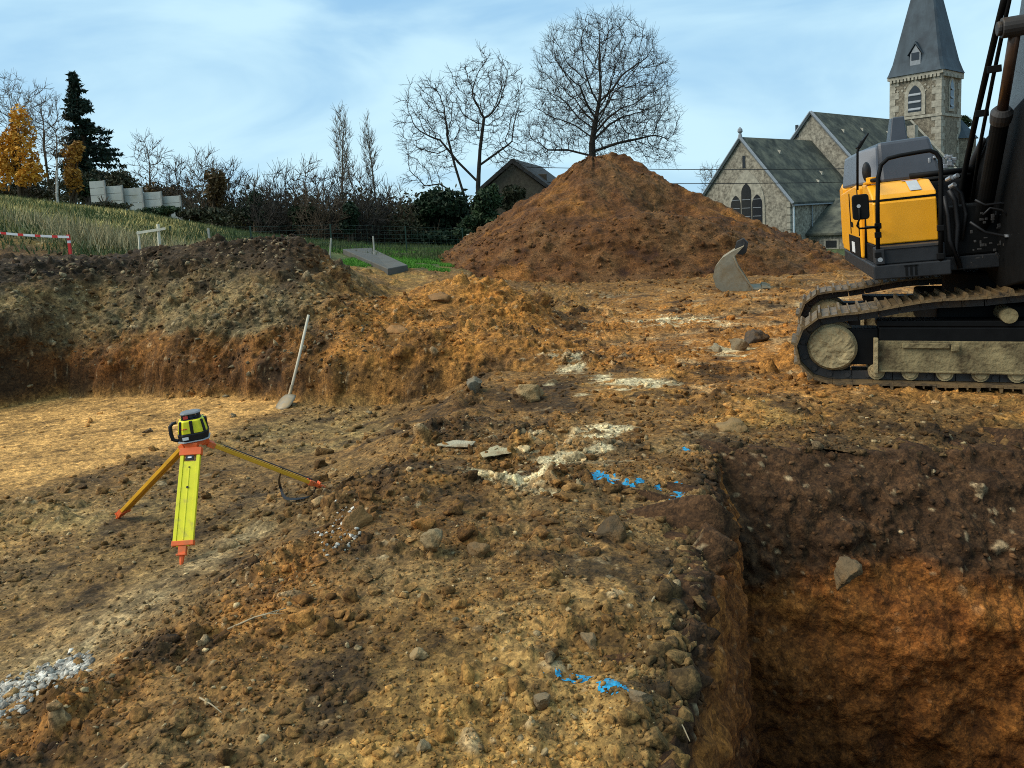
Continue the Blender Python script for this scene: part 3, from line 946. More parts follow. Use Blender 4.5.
for k, ft in enumerate(feet):
    foot = ft - hd + np.array((0, 0, -.01))
    dv_ = foot.copy(); dv_[2] = 0; dv_ /= np.linalg.norm(dv_)
    top = dv_ * .075 + np.array((0, 0, -.025))
    ax = foot - top; ln = np.linalg.norm(ax); ax = ax / ln
    sd_ = np.cross(ax, (0, 0, 1.0)); sd_ /= np.linalg.norm(sd_)
    up = np.cross(sd_, ax)
    fr = lambda v, t=top, a=ax, s=sd_, u=up: t + s * v[0] + u * v[1] + a * v[2]
    wd = .052 if k == 0 else .026
    mb = MB()
    # two rails and a broad inner board, tapering slightly, as in a closed extension leg
    for sgn in (-1, 1):
        mb.box((sgn * wd - .011, -.013, .02), (sgn * wd + .011, .013, ln - .13), fr)
    mb.box((-wd + .0115, -.009, .09), (wd - .0115, .009, ln - .12), fr)
    if k == 0:
        mb.box((-.004, .009, .12), (.004, .012, ln - .16), fr)
    leg = mb.build('leg', m_ty if k == 0 else m_tg, tri, bevel=.003)
    mb = MB()
    mb.box((-wd - .016, -.02, ln - .155), (wd + .016, .019, ln - .125), fr)
    mb.build('clamp', m_to, leg, bevel=.003)
    mb = MB()
    mb.prism([(-.024, -.014), (.024, -.014), (.024, .014), (-.024, .014)], ln - .124, ln - .07, fr)
    mb.tube([fr((0, 0, ln - .07)), fr((0, 0, ln - .03)), fr((0, 0, ln + .02))], [.017, .014, .003], 8)
    mb.box((-.03, .0, ln - .075), (.03, .028, ln - .065), fr)
    mb.build('foot', m_to, leg, bevel=.002)
    mb = MB()
    mb.box((-wd - .018, -.021, .0), (wd + .018, .017, .05), fr)
    mb.build('hinge', m_to, leg, bevel=.003)
    if k == 0:
        mb = MB(); mb.box((-.026, .0095, .053), (.026, .016, .085), fr); mb.build('buckle', m_blk, leg, bevel=.002)
        mb = MB(); mb.box((-.012, .0165, .062), (.012, .019, .072), fr); mb.build('label_plate', m_wht, leg)
        mb = MB(); mb.tube([fr((0, .012, .13)), fr((0, .0145, .13))], .005, 10); mb.tube([fr((0, .012, .26)), fr((0, .0145, .26))], .008, 10); mb.each('screw', m_blk, leg)
    if k == 2:
        # carrying strap: along the leg, then hanging in a loop to the ground
        mb = MB()
        pts_ = [fr((0, .02, ln * .12)), fr((0, .022, ln * .5)), fr((0, .022, ln * .86))]
        for i_ in range(2):
            a_, b_ = pts_[i_], pts_[i_ + 1]
            mb.add([a_ - sd_ * .017, a_ + sd_ * .017, b_ + sd_ * .017, b_ - sd_ * .017, a_ - sd_ * .017 + up * .004, a_ + sd_ * .017 + up * .004, b_ + sd_ * .017 + up * .004, b_ - sd_ * .017 + up * .004],
                   [(0, 1, 2, 3), (4, 5, 6, 7), (0, 1, 5, 4), (1, 2, 6, 5), (2, 3, 7, 6), (3, 0, 4, 7)])
        a_ = fr((0, .02, ln * .60)); b_ = fr((0, .02, ln * .9))
        lo1 = gpoint(281, 494) - hd; lo2 = gpoint(286, 501) - hd; lo3 = gpoint(305, 500) - hd
        cv = [a_, a_ * .6 + lo1 * .4 + np.array((-.02, 0, 0)), lo1 + np.array((0, 0, .05)), lo2 + np.array((0, 0, .02)), lo3 + np.array((0, 0, .015)), lo3 * .4 + b_ * .6 + np.array((.01, 0, -.03)), b_]
        cs_ = []
        for i_ in range(len(cv) - 1):
            p0, p1, p2, p3 = cv[max(i_ - 1, 0)], cv[i_], cv[i_ + 1], cv[min(i_ + 2, len(cv) - 1)]
            for t in np.linspace(0, 1, 6, endpoint=i_ == len(cv) - 2):
                cs_.append(.5 * (2 * p1 + (p2 - p0) * t + (2 * p0 - 5 * p1 + 4 * p2 - p3) * t * t + (3 * p1 - p0 - 3 * p2 + p3) * t ** 3))
        wv = np.array((.25, .9, .2)) * .014
        vs_, fs_ = [], []
        for i_, p in enumerate(cs_):
            vs_ += [p - wv, p + wv, p + wv + np.array((.003, 0, .003)), p - wv + np.array((.003, 0, .003))]
            if i_:
                b0 = (i_ - 1) * 4
                fs_ += [(b0 + j, b0 + (j + 1) % 4, b0 + 4 + (j + 1) % 4, b0 + 4 + j) for j in range(4)]
        mb.add(vs_, fs_)
        mb.build('strap', m_blk, leg)

# laser level, tilted a little, standing on the head
lz = thing('laser_level', 'yellow and black rotating laser level standing on the tripod', 'laser level', hd + np.array((0, 0, .018)))
lz.scale = (1.04, 1.04, .88)
lz.rotation_euler = (math.radians(1), math.radians(-3.5), math.radians(18))


def rrect(w_, d_, c_):
    return [(-w_ + c_, -d_), (w_ - c_, -d_), (w_, -d_ + c_), (w_, d_ - c_), (w_ - c_, d_), (-w_ + c_, d_), (-w_, d_ - c_), (-w_, -d_ + c_)]


def loft(mb, rings):
    n = len(rings[0]); vs_ = [p for rg in rings for p in rg]
    fs_ = [tuple(range(n))[::-1], tuple((len(rings) - 1) * n + k for k in range(n))]
    for i_ in range(len(rings) - 1):
        fs_ += [(i_ * n + k, i_ * n + (k + 1) % n, (i_ + 1) * n + (k + 1) % n, (i_ + 1) * n + k) for k in range(n)]
    return mb.add(vs_, fs_)


def ring(w_, d_, c_, z_):
    return [(x_, y_, z_) for x_, y_ in rrect(w_, d_, c_)]


mb = MB(); loft(mb, [ring(.072, .066, .03, 0), ring(.088, .080, .034, .012), ring(.092, .084, .034, .055), ring(.090, .082, .034, .064)])
mb.build('base', m_blk, lz, bevel=.004)
mb = MB(); loft(mb, [ring(.094, .086, .034, .006), ring(.094, .086, .034, .0)]); mb.build('base_plate', m_gry, lz)
mb = MB(); loft(mb, [ring(.088, .080, .034, .0645), ring(.086, .078, .034, .09), ring(.076, .070, .032, .155), ring(.066, .060, .028, .162)])
body = mb.build('housing', m_ty, lz, bevel=.004)
# black corner ribs over the yellow shell
mb = MB()
for (x_, y_) in ((.073, -.063), (-.073, -.063), (.073, .063), (-.073, .063)):
    k = .88
    mb.tube([(x_ * .97, y_ * .97, .06), (x_ * .96, y_ * .96, .09), (x_ * k * .97, y_ * k * .97, .158)], [.010, .0095, .008], 8)
mb.each('rib', m_blk, lz)
mb = MB(); mb.box((-.010, -.083, .06), (.010, -.064, .160)); mb.box((.064, -.014, .06), (.091, .014, .158)); mb.each('band', m_blk, lz, bevel=.004)
mb = MB(); loft(mb, [ring(.060, .054, .025, .161), ring(.058, .052, .025, .170)]); mb.build('collar', m_blk, lz, bevel=.002)
mb = MB()
for (x_, y_) in ((.045, -.040), (-.045, -.040), (.045, .040), (-.045, .040)):
    mb.box((x_ - .008, y_ - .008, .170), (x_ + .008, y_ + .008, .200))
mb.each('pillar', m_blk, lz, bevel=.002)
mb = MB(); mb.tube([(0, 0, .168), (0, 0, .202)], .030, 20); mb.build('rotor', m_glass, lz)
mb = MB(); mb.box((-.042, -.050, .171), (-.014, -.047, .194)); mb.build('warning_plate', m_red, lz)
mb = MB(); loft(mb, [ring(.058, .052, .024, .2), ring(.062, .055, .024, .206), ring(.050, .046, .022, .216)]); cp_ = mb.build('cap', mat('mid_grey_plastic', (.16, .165, .17), rough=.5, var=.1), lz, bevel=.003)
mb = MB(); mb.tube([(-.088, -.02, .150), (-.112, -.02, .148), (-.128, -.02, .128), (-.130, -.02, .07), (-.124, -.02, .025), (-.100, -.02, .012), (-.085, -.02, .014)], .0125, 10)
mb.build('handle', m_blk, lz, smooth=True)
mb = MB(); mb.box((-.062, -.0865, .022), (-.026, -.083, .044)); mb.build('button_panel', m_wht, lz)
mb = MB()
for i_ in range(6):
    a_ = -.062 + i_ * .0062
    mb.box((a_, -.0815, .1005 + .0015 * (i_ % 2)), (a_ + .004, -.0755, .106 + .003 * ((i_ + 1) % 2)))
mb.build('red_mark', m_red, lz)

# ------------------------------------------------------------------ shovel
m_hand = mat('ash_wood', (.52, .46, .34), rough=.6, var=.2, vscale=10, stretch=(1, 1, .2), dirt=(.25, .17, .08), dscale=5, damt=.3)
m_blade = mat('worn_steel', (.26, .23, .17), rough=.5, metal=.3, var=.2, vscale=14, dirt=(.32, .22, .11), dscale=10, damt=.5)
sb = gpoint(284, 407)
top = P(308.5, 315, y=sb[1] + .55)
neck = P(289.5, 396, y=sb[1] + .10)
sh = thing('shovel', 'long handled shovel leaning against the low earth bank with its blade down', 'shovel', sb)
mb = MB()
ln_ = top - neck
mb.tube([neck - sb - ln_ * .12, neck - sb + ln_ * .5 + np.array((.006, 0, 0)), top - sb], [.0185, .018, .017], 10)
mb.build('shaft', m_hand, sh, smooth=True)
a_ = ln_ / np.linalg.norm(ln_)
s_ = np.cross(a_, (0, 0, 1.)); s_ = np.array((1, .25, 0)) / np.linalg.norm((1, .25, 0)); s_ -= a_ * (s_ @ a_); s_ /= np.linalg.norm(s_)
u_ = np.cross(s_, a_)
mb = MB(); mb.tube([neck - sb + a_ * .14, neck - sb + a_ * .02, neck - sb - a_ * .06], [.021, .024, .026], 10); mb.build('socket', m_blade, sh, smooth=True)
vs_, fs_ = [], []
NU, NVV = 9, 9
tip = gpoint(280, 409) - sb
bdir = tip - (neck - sb); bl = np.linalg.norm(bdir) * 1.0; bdir /= np.linalg.norm(bdir)
bs = np.array((.92, -.38, 0.05)); bs -= bdir * (bs @ bdir); bs /= np.linalg.norm(bs); bu = np.cross(bs, bdir)
L_ = .27
for i_ in range(NVV):
    t = i_ / (NVV - 1)
    w_ = .115 * (1 if t < .6 else math.sqrt(max(0, 1 - ((t - .6) / .42) ** 2)) * .999 + .001) * (.85 + .15 * min(1, t * 5))
    for j_ in range(NU):
        u = j_ / (NU - 1) * 2 - 1
        vs_.append(neck - sb + bdir * (t * L_ - .01) + bs * (u * w_) + bu * (-.028 * (1 - u * u) + .02 * t * t))
for i_ in range(NVV - 1):
    for j_ in range(NU - 1):
        fs_.append((i_ * NU + j_, i_ * NU + j_ + 1, (i_ + 1) * NU + j_ + 1, (i_ + 1) * NU + j_))
mb = MB(); mb.add(vs_, fs_)
bo = mb.build('blade', m_blade, sh, smooth=True)
so_ = bo.modifiers.new('thickness', 'SOLIDIFY'); so_.thickness = .004

# ------------------------------------------------------------------ digging bucket lying before the heap
m_bk = mat('bucket_steel', (.27, .235, .165), rough=.75, metal=.0, var=.3, vscale=3, bump=.2, bscale=12, dirt=(.22, .14, .06), dscale=2.2, damt=.45)
m_bkd = mat('dark_steel', (.045, .042, .04), rough=.55, metal=.2, var=.3, vscale=4, dirt=(.13, .08, .035), dscale=3, damt=.35)
bq = gpoint(732, 291)
BY = bq[1]
bk = thing('digger_bucket', 'grey steel digging bucket lying on the earth below the heap', 'digger bucket', bq)
bpx = [(744, 246), (733, 251), (722, 258), (715, 267), (713, 277), (716, 287), (723, 292), (736, 292), (752, 291)]
prof_ = [(P(a, b, y=BY) - bq)[[0, 2]] for a, b in bpx]
prof_ = [np.array((p[0], max(p[1], -.05))) for p in prof_]
dv_ = np.array((.30, .95)); WB = 1.05
B3 = lambda u, z, t: (u + dv_[0] * t, dv_[1] * t, z)
mb = MB()
cenp = np.mean(prof_, 0)
inner = [p + (cenp - p) / np.linalg.norm(cenp - p) * .03 for p in prof_]
n = len(prof_)
vs_ = [B3(p[0], p[1], 0) for p in prof_] + [B3(p[0], p[1], WB) for p in prof_] + [B3(p[0], p[1], 0) for p in inner] + [B3(p[0], p[1], WB) for p in inner]
fs_ = []
for k in range(n - 1):
    fs_ += [(k, k + 1, n + k + 1, n + k), (2 * n + k, 3 * n + k, 3 * n + k + 1, 2 * n + k + 1), (k, 2 * n + k, 2 * n + k + 1, k + 1), (n + k, n + k + 1, 3 * n + k + 1, 3 * n + k)]
fs_ += [(0, n, 3 * n, 2 * n), (n - 1, 3 * n - 1, 4 * n - 1, 2 * n - 1)]
mb.add(vs_, fs_); mb.build('shell', m_bk, bk)
sidepx = bpx + [(745, 279), (737, 267), (734, 257)]
sp_ = [(P(a, b, y=BY) - bq)[[0, 2]] for a, b in sidepx]
sp_ = [(p[0], max(p[1], -.05)) for p in sp_]
for t0, t1 in ((-.025, -.001), (WB + .001, WB + .025)):
    mb = MB(); nn_ = len(sp_)
    vs_ = [B3(u, z, t0) for u, z in sp_] + [B3(u, z, t1) for u, z in sp_]
    mb.add(vs_, [tuple(range(nn_))[::-1], tuple(range(nn_, 2 * nn_))] + [(i, (i + 1) % nn_, nn_ + (i + 1) % nn_, nn_ + i) for i in range(nn_)])
    sp = mb.build('side_plate', m_bk, bk)
    if t0 < 0:
        mb = MB(); mb.tube([B3(*((P(a, b, y=BY) - bq)[[0, 2]]), -.03) for a, b in ((734, 257), (738, 267), (746, 279), (753, 289))], .022, 6); mb.build('side_cutter', m_bk, sp)
lip0 = (P(750, 289, y=BY) - bq)[[0, 2]]; lip1 = (P(763, 288, y=BY) - bq)[[0, 2]]
mb = MB(); mb.add([B3(*lip0, -.02), B3(*lip1, -.02), B3(*lip1, WB + .02), B3(*lip0, WB + .02), B3(lip0[0], lip0[1] - .04, -.02), B3(lip1[0], lip1[1] - .02, -.02), B3(lip1[0], lip1[1] - .02, WB + .02), B3(lip0[0], lip0[1] - .04, WB + .02)],
                  [(0, 1, 2, 3), (7, 6, 5, 4), (0, 4, 5, 1), (1, 5, 6, 2), (2, 6, 7, 3), (3, 7, 4, 0)])
lp = mb.build('lip', m_bk, bk)
for k in range(5):
    t = WB * (k + .5) / 5
    a_ = B3(lip1[0] - .03, lip1[1] - .01, t)
    mb = MB(); mb.tube([a_, (a_[0] + .10, a_[1], a_[2] - .005), (a_[0] + .20, a_[1], a_[2] - .02)], [.055, .045, .012], 4)
    mb.build('tooth', m_bk, lp)
e0 = (P(734, 254, y=BY) - bq)[[0, 2]]
for t in (WB * .36, WB * .64):
    mb = MB()
    el = [(e0[0] - .02, e0[1] - .02), (e0[0] + .05, e0[1] + .24), (e0[0] + .20, e0[1] + .30), (e0[0] + .30, e0[1] + .20), (e0[0] + .26, e0[1] + .0), (e0[0] + .18, e0[1] - .05)]
    nn_ = len(el); vs_ = [B3(u, z, t - .03) for u, z in el] + [B3(u, z, t + .03) for u, z in el]
    mb.add(vs_, [tuple(range(nn_))[::-1], tuple(range(nn_, 2 * nn_))] + [(i, (i + 1) % nn_, nn_ + (i + 1) % nn_, nn_ + i) for i in range(nn_)])
    mb.build('hanger_ear', m_bkd, bk, bevel=.008)
mb = MB(); mb.tube([B3(e0[0] + .19, e0[1] + .2, WB * .33), B3(e0[0] + .19, e0[1] + .2, WB * .67)], .04, 12); mb.build('pin', m_bkd, bk)

# ------------------------------------------------------------------ excavator
m_yel = mat('machine_yellow', (.90, .385, .010), rough=.38, var=.07, vscale=5, spec=.4, dirt=(.58, .25, .03), dscale=3.5, damt=.25)
m_dg = mat('machine_dark_grey', (.022, .023, .025), rough=.55, var=.25, vscale=6, spec=.25, dirt=(.09, .065, .04), dscale=5, damt=.3)
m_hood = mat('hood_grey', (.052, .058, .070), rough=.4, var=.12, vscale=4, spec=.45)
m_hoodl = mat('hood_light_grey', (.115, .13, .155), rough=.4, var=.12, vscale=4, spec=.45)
m_bl = mat('machine_black', (.006, .006, .006), rough=.6, var=.3, vscale=8, spec=.12)
m_boom = mat('boom_grey', (.05, .055, .062), rough=.25, var=.2, vscale=3, spec=.5)
m_trk = mat('track_steel', (.055, .046, .036), rough=.55, metal=.35, var=.5, vscale=14, bump=.4, bscale=30, dirt=(.20, .13, .06), dscale=7, damt=.56)
m_mud = mat('dried_mud', (.35, .27, .14), rough=.95, var=.3, vscale=9, bump=1.0, bscale=22, dirt=(.20, .14, .07), dscale=6, damt=.42)
m_rod = mat('cylinder_rod', (.10, .06, .04), rough=.3, metal=.5, var=.2)
m_chr = mat('bare_steel', (.42, .43, .44), rough=.35, metal=.6, var=.3, vscale=18)
m_hose = mat('rubber_hose', (.010, .010, .011), rough=.5, var=.2)
m_cab = mat('cab_glass', (.16, .20, .23), rough=.06, var=.05, spec=.8)
m_mudf = mat('patchy_mud', (.33, .26, .13), rough=.95, var=.35, vscale=9, bump=1.0, bscale=22, dirt=(.07, .05, .025), dscale=4.5, damt=.50)
EXO = np.array((5.55, 8.5, 0.0))
ex = thing('excavator', 'tracked excavator with orange yellow side box and black boom cut by the right edge', 'excavator', EXO)
TKa, TKn = np.array((.93, -.367)), np.array((.367, .93))
TK0 = np.array((3.12, 7.42))


def TKf(n0):
    def f(v):
        p = TK0 + TKa * v[0] + TKn * (n0 + v[1])
        return np.array((p[0], p[1], v[2] - .02)) - EXO
    return f


UB = np.array((3.47, 7.3, 1.05))
Ur = np.array((.947, -.32, .058)); Ur /= np.linalg.norm(Ur)
Us = np.array((.32, .947, 0)); Us /= np.linalg.norm(Us)
Uz = np.cross(Ur, Us)


def UU(v): return UB + Ur * v[0] + Us * v[1] + Uz * v[2] - EXO


def uhit(px, py, ax, val):
    d = FW + RT * ((px - PPX) / F) + UP * ((PPY - py) / F)
    nn = (Ur, Us, Uz)[ax]; o = np.array((0, 0, ZC)) - UB
    q = o + d * ((val - o @ nn) / (d @ nn))
    return np.array((q @ Ur, q @ Us, q @ Uz))


# tracks
LT = 3.35
path = []
RI = .33
for t in np.linspace(math.radians(270), math.radians(92), 22): path.append((RI * math.cos(t), .395 + RI * math.sin(t)))      # round the idler
for u in np.linspace(.12, LT, 40)[:-1]:
    f = u / LT
    path.append((u, np.interp(u, [0, 1.0, 1.55, 2.2, LT], [.725, .865, .915, .90, .93]) - .012 * math.sin(u * 6)))
for t in np.linspace(math.radians(90), math.radians(-90), 18): path.append((LT + .41 * math.cos(t), .50 + .42 * math.sin(t)))
for u in np.linspace(LT, .05, 40)[1:]: path.append((u, .072 - .0 * u))
path = np.array(path)
seg_ = np.linalg.norm(np.roll(path, -1, 0) - path, axis=1); cum = np.concatenate([[0], np.cumsum(seg_)])
TOT = cum[-1]


def at_len(l):
    l = l % TOT
    k = min(np.searchsorted(cum, l, side='right') - 1, len(path) - 1)
    a, b = path[k], path[(k + 1) % len(path)]
    t = (l - cum[k]) / max(seg_[k], 1e-6)
    return a + (b - a) * t


NSH = 50
for n0 in (0.0, 2.15):
    fr = TKf(n0)
    mb = MB(); lk = MB()
    for k in range(NSH):
        l = TOT * k / NSH
        a, b = at_len(l), at_len(l + TOT / NSH * .985)
        c = (a + b) / 2; t = (b - a); hl = np.linalg.norm(t) / 2; t = t / (2 * hl)
        no = np.array((t[1], -t[0]))             # outward for this winding
        if no @ (c - np.array((np.clip(c[0], 0, LT), .45))) < 0: no = -no
        j = rng.normal() * .004
        g = lambda v: fr((c[0] + t[0] * v[0] + no[0] * v[2], v[1], c[1] + t[1] * v[0] + no[1] * v[2]))
        mb.box((-hl, 0, .0), (hl, .6, .022 + j), g)
        mb.prism([(-hl, .02), (-hl * .62, .02), (-hl * .70, .062), (-hl * .92, .062)], .004, .596, lambda v: g((v[0], v[2], v[1])))
        mb.prism([(hl * .1, .02), (hl * .3, .02), (hl * .25, .045), (hl * .13, .045)], .004, .596, lambda v: g((v[0], v[2], v[1])))
        # chain links inside
        for w0 in (.17, .36):
            lk.box((-hl * .98, w0, -.085), (hl * .98, w0 + .04, -.004), g)
            lk.tube([g((-hl * .55, w0 - .012, -.045)), g((-hl * .55, w0 + .052, -.045))], .026, 8)
    trk = mb.build('track', m_trk, ex)
    lk.build('chain', m_bkd, trk)
    yk = MB(); yk.box((.05, .17, .22), (.418, .40, .58), fr); yk.build('idler_yoke', m_bl, trk, bevel=.01)
    # idler wheel with its mud caked face
    mb = MB(); mb.tube([fr((0, .2, .395)), fr((0, .36, .395))], .262, 36); mb.build('idler', m_trk, trk, bevel=.01)
    nA_, nR_ = 40, 9
    vs_ = []
    for i_ in range(nR_):
        rr_ = .232 * (i_ + .001) / (nR_ - 1)
        for j_ in range(nA_):
            t = 2 * math.pi * j_ / nA_
            u_, z_ = rr_ * math.cos(t), rr_ * math.sin(t)
            bump_ = .014 * float(vnoise(np.array([u_ * 14]), np.array([z_ * 14]), 0, 701)[0]) + .008 * float(vnoise(np.array([u_ * 40]), np.array([z_ * 40]), 0, 702)[0])
            vs_.append(fr((u_, .10 - bump_ - (.0 if i_ < nR_ - 1 else -.05), .395 + z_)))
    fs_ = [(i_ * nA_ + j_, i_ * nA_ + (j_ + 1) % nA_, (i_ + 1) * nA_ + (j_ + 1) % nA_, (i_ + 1) * nA_ + j_) for i_ in range(nR_ - 1) for j_ in range(nA_)]
    mb = MB(); mb.add(vs_, fs_); mb.tube([fr((0, .14, .395)), fr((0, .2, .395))], .225, 32)
    mb.build('idler_face', m_mud, trk, smooth=False)
    # frame beam with mud on its side, rollers
    mb = MB(); mb.box((.42, .13, .24), (LT - .35, .44, .60), fr); mb.build('track_frame', m_bl, trk, bevel=.015)
    mud_prof = [(.40, .17), (.40, .49), (.46, .52), (.9, .50), (.95, .45), (1.5, .44), (1.55, .54), (1.9, .52), (2.1, .56), (2.9, .53), (2.9, .17)]
    mb = MB(); mb.prism([(.37, .16), (.41, .16), (.41, .50), (.37, .50)], .05, .13, lambda v: fr((v[0], v[2], v[1]))); mb.build('frame_end', m_mud, trk, bevel=.006)
    mb = MB(); mb.prism([(.415, .165), (LT - .4, .165), (LT - .4, .47), (.415, .47)], .10, .128, lambda v: fr((v[0], v[2], v[1]))); mb.build('frame_cover', m_mudf, trk, bevel=.006)
    mb = MB()
    mb.box((.415, .085, .165), (LT - .4, .0998, .185), fr)
    mb.box((.62, .07, .405), (1.02, .0998, .455), fr); mb.box((1.03, .06, .38), (1.10, .0998, .44), fr)
    mb.build('rail', m_mudf, trk, bevel=.006)
    mb = MB(); mb.box((.40, .132, .605), (LT - .4, .42, .66), fr); mb.build('frame_top', m_bl, trk, bevel=.01)
    for k in range(9):
        u = .40 + k * .295
        mb = MB(); mb.tube([fr((u, .115, .155)), fr((u, .13, .155)), fr((u, .13, .155)), fr((u, .44, .155))], [.05, .055, .075, .075], 14); mb.build('roller', m_mud, trk)
    mb = MB(); mb.tube([fr((1.5, .1, .71)), fr((1.5, .42, .71))], .07, 16); mb.build('carrier_roller', m_mudf, trk)
    mb = MB(); mb.tube([fr((LT, .16, .50)), fr((LT, .42, .50))], .36, 24); mb.build('sprocket', m_trk, trk)

# undercarriage and slewing ring
fr = TKf(0)
mb = MB(); mb.box((.95, .45, .42), (2.55, 2.3, .78), fr); mb.tube([fr((1.75, 1.38, .78)), fr((1.75, 1.38, 1.05))], .62, 32); mb.build('car_body', m_bl, ex, bevel=.03)

# upper structure: deck
mb = MB(); mb.prism([(0, 0), (.655, 0), (.655, .35), (2.5, .35), (2.5, 3.3), (.25, 3.3), (0, 3.0)], .0, .135, UU)
deck = mb.build('deck', m_dg, ex, bevel=.012)
mb = MB(); mb.box((.27, -.004, .02), (.29, -.0005, .118), UU); mb.box((.31, -.004, .02), (.33, -.0005, .118), UU); mb.box((.35, -.004, .02), (.37, -.0005, .118), UU); mb.box((.26, -.004, .105), (.38, -.0005, .118), UU)
mb.build('vent_slots', m_bl, deck)
# step box at the front of the deck
mb = MB(); mb.box((.03, .04, .137), (.62, .27, .30), UU); mb.build('step_box', m_dg, ex, bevel=.012)
mb = MB(); mb.box((.05, .03, .278), (.60, .26, .305), UU); mb.build('step_tread', m_bkd, ex, bevel=.004)
mb = MB(); mb.box((.02, -.005, .145), (.10, .038, .29), UU); mb.build('step_bracket', m_dg, ex, bevel=.006)
mb = MB(); mb.tube([UU((.06, -.007, .19)), UU((.06, -.004, .19))], .022, 14); mb.build('lamp_socket', m_chr, ex)
# yellow side box, its sloping lid and the black sill under it
mb = MB(); mb.prism([(.285, .315), (.285, .71), (.30, .735), (1.05, .735), (1.05, .315)], .055, .612, lambda v: UU((v[2], v[0], v[1]))); box_ = mb.build('tool_box', m_yel, ex, bevel=.012)
mb = MB(); mb.prism([(.29, .752), (.33, .795), (.62, .905), (1.05, .925), (1.05, .752)], .05, .617, lambda v: UU((v[2], v[0], v[1]))); lid = mb.build('lid', m_yel, box_, bevel=.014)
mb = MB(); mb.box((.06, .295, .735), (.608, 1.04, .752), UU); mb.build('seal', m_bl, box_)
mb = MB(); mb.box((.045, .275, .137), (.622, 1.05, .314), UU); mb.build('sill', m_bl, ex, bevel=.006)
# sticker on the lid
stk = [np.array(p) for p in ((.40, .345, .807), (.50, .345, .807), (.50, .60, .904), (.40, .60, .904))]
nrm_ = np.array((0, -.36, .93)) * .004
mb = MB(); mb.add([UU(p + nrm_) for p in stk], [(0, 1, 2, 3)]); mb.build('label_plate', m_gry, lid)
m_bst = mat('blue_sticker', (.02, .06, .42), rough=.5, var=.1)
stk = [np.array(p) for p in ((.37, .605, .9072), (.53, .605, .9072), (.53, .68, .911), (.37, .68, .911))]
mb = MB(); mb.add([UU(p + np.array((0, 0, .006))) for p in stk], [(0, 1, 2, 3)]); mb.build('blue_label', m_bst, lid)
# long side panel of the machine, seen edge on, with its black base and white square
mb = MB(); mb.prism([(1.10, .137), (1.10, .90), (1.45, .93), (3.15, .86), (3.22, .80), (3.22, .137)], .012, .60, lambda v: UU((v[2], v[0], v[1]))); sidep = mb.build('side_panel', m_yel, ex, bevel=.02)
mb = MB(); mb.box((.004, 1.15, .145), (.0115, 2.3, .36), UU); mb.build('grille', m_bl, sidep)
mb = MB(); mb.box((.000, 1.65, .17), (.0038, 1.95, .29), UU); mb.build('data_plate', m_wht, sidep)
mb = MB(); mb.box((.004, 2.02, .38), (.0115, 2.06, .85), UU); mb.box((.004, 1.13, .38), (.0115, 1.17, .88), UU); mb.build('panel_gap', m_bl, sidep)
mb = MB()
for k in range(7): mb.box((.004, 1.78 + k * .03, .46), (.0115, 1.80 + k * .03, .50 + .01 * (k % 3)), UU)
mb.build('lettering', m_bl, sidep)
mb = MB(); mb.prism([(3.24, .14), (3.24, .95), (3.5, 1.0), (3.8, .95), (3.85, .14)], .05, 2.4, lambda v: UU((v[2], v[0], v[1]))); mb.build('counterweight', m_yel, ex, bevel=.04)
mb = MB(); mb.tube([UU((.10, .66, .93)), UU((.10, .66, .985))], .05, 18); mb.box((.03, .60, .915), (.17, .75, .94), UU); mb.build('tank_cap', m_yel, ex, bevel=.006)
# engine hood: light outer shoulder, dark front, air intake on top
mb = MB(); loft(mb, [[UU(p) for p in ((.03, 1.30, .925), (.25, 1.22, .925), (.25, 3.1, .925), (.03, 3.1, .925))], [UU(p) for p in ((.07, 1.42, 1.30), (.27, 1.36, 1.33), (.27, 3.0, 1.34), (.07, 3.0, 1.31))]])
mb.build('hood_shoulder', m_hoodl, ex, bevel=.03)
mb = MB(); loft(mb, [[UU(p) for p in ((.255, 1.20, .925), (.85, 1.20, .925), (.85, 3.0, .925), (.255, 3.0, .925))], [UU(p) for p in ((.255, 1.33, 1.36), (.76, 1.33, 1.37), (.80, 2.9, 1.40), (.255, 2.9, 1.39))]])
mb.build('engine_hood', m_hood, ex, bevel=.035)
a_ = uhit(889, 144, 1, 1.8); b_ = uhit(907, 143, 1, 1.8); c_ = uhit(904, 116, 1, 1.8); d_ = uhit(891.5, 116, 1, 1.8)
mb = MB(); loft(mb, [[UU((a_[0], 1.75, 1.37)), UU((b_[0], 1.75, 1.37)), UU((b_[0], 2.05, 1.37)), UU((a_[0], 2.05, 1.37))], [UU((d_[0], 1.79, c_[2])), UU((c_[0], 1.79, c_[2])), UU((c_[0], 2.0, c_[2])), UU((d_[0], 2.0, c_[2]))]])
mb.build('air_intake', m_hood, ex, bevel=.012)
# front guard rail with rounded shoulders
rl_ = [(878, 262), (877.5, 205), (878, 178), (881, 165), (888, 158.5), (900, 155.5), (920, 152), (930, 150.5), (936, 153), (940, 159), (941, 170), (941, 200), (940.5, 262)]
mb = MB(); mb.tube([UU(uhit(a, b, 1, .02)) for a, b in rl_], .0195, 10); rail = mb.build('guard_rail', m_bl, ex, smooth=True)
mb = MB()
q0 = uhit(866.5, 250, 1, .9); mb.tube([UU(uhit(866.5, 258, 1, .9)), UU(uhit(866.5, 200, 1, .9)), UU(uhit(867.5, 185, 1, .9)), UU(uhit(872, 180.5, 1, .6)), UU(uhit(878, 180, 1, .03))], .019, 10)
mb.tube([UU(uhit(866.5, 227, 1, .9)), UU(uhit(878, 227, 1, .03))], .014, 8)
mb.build('side_rail', m_bl, rail, smooth=True)
mb = MB()
for a, b in ((878, 226), (878, 235), (878, 255), (940.5, 228), (940.5, 256)):
    q = uhit(a, b, 1, .02); mb.box(q - .028, q + .028, UU)
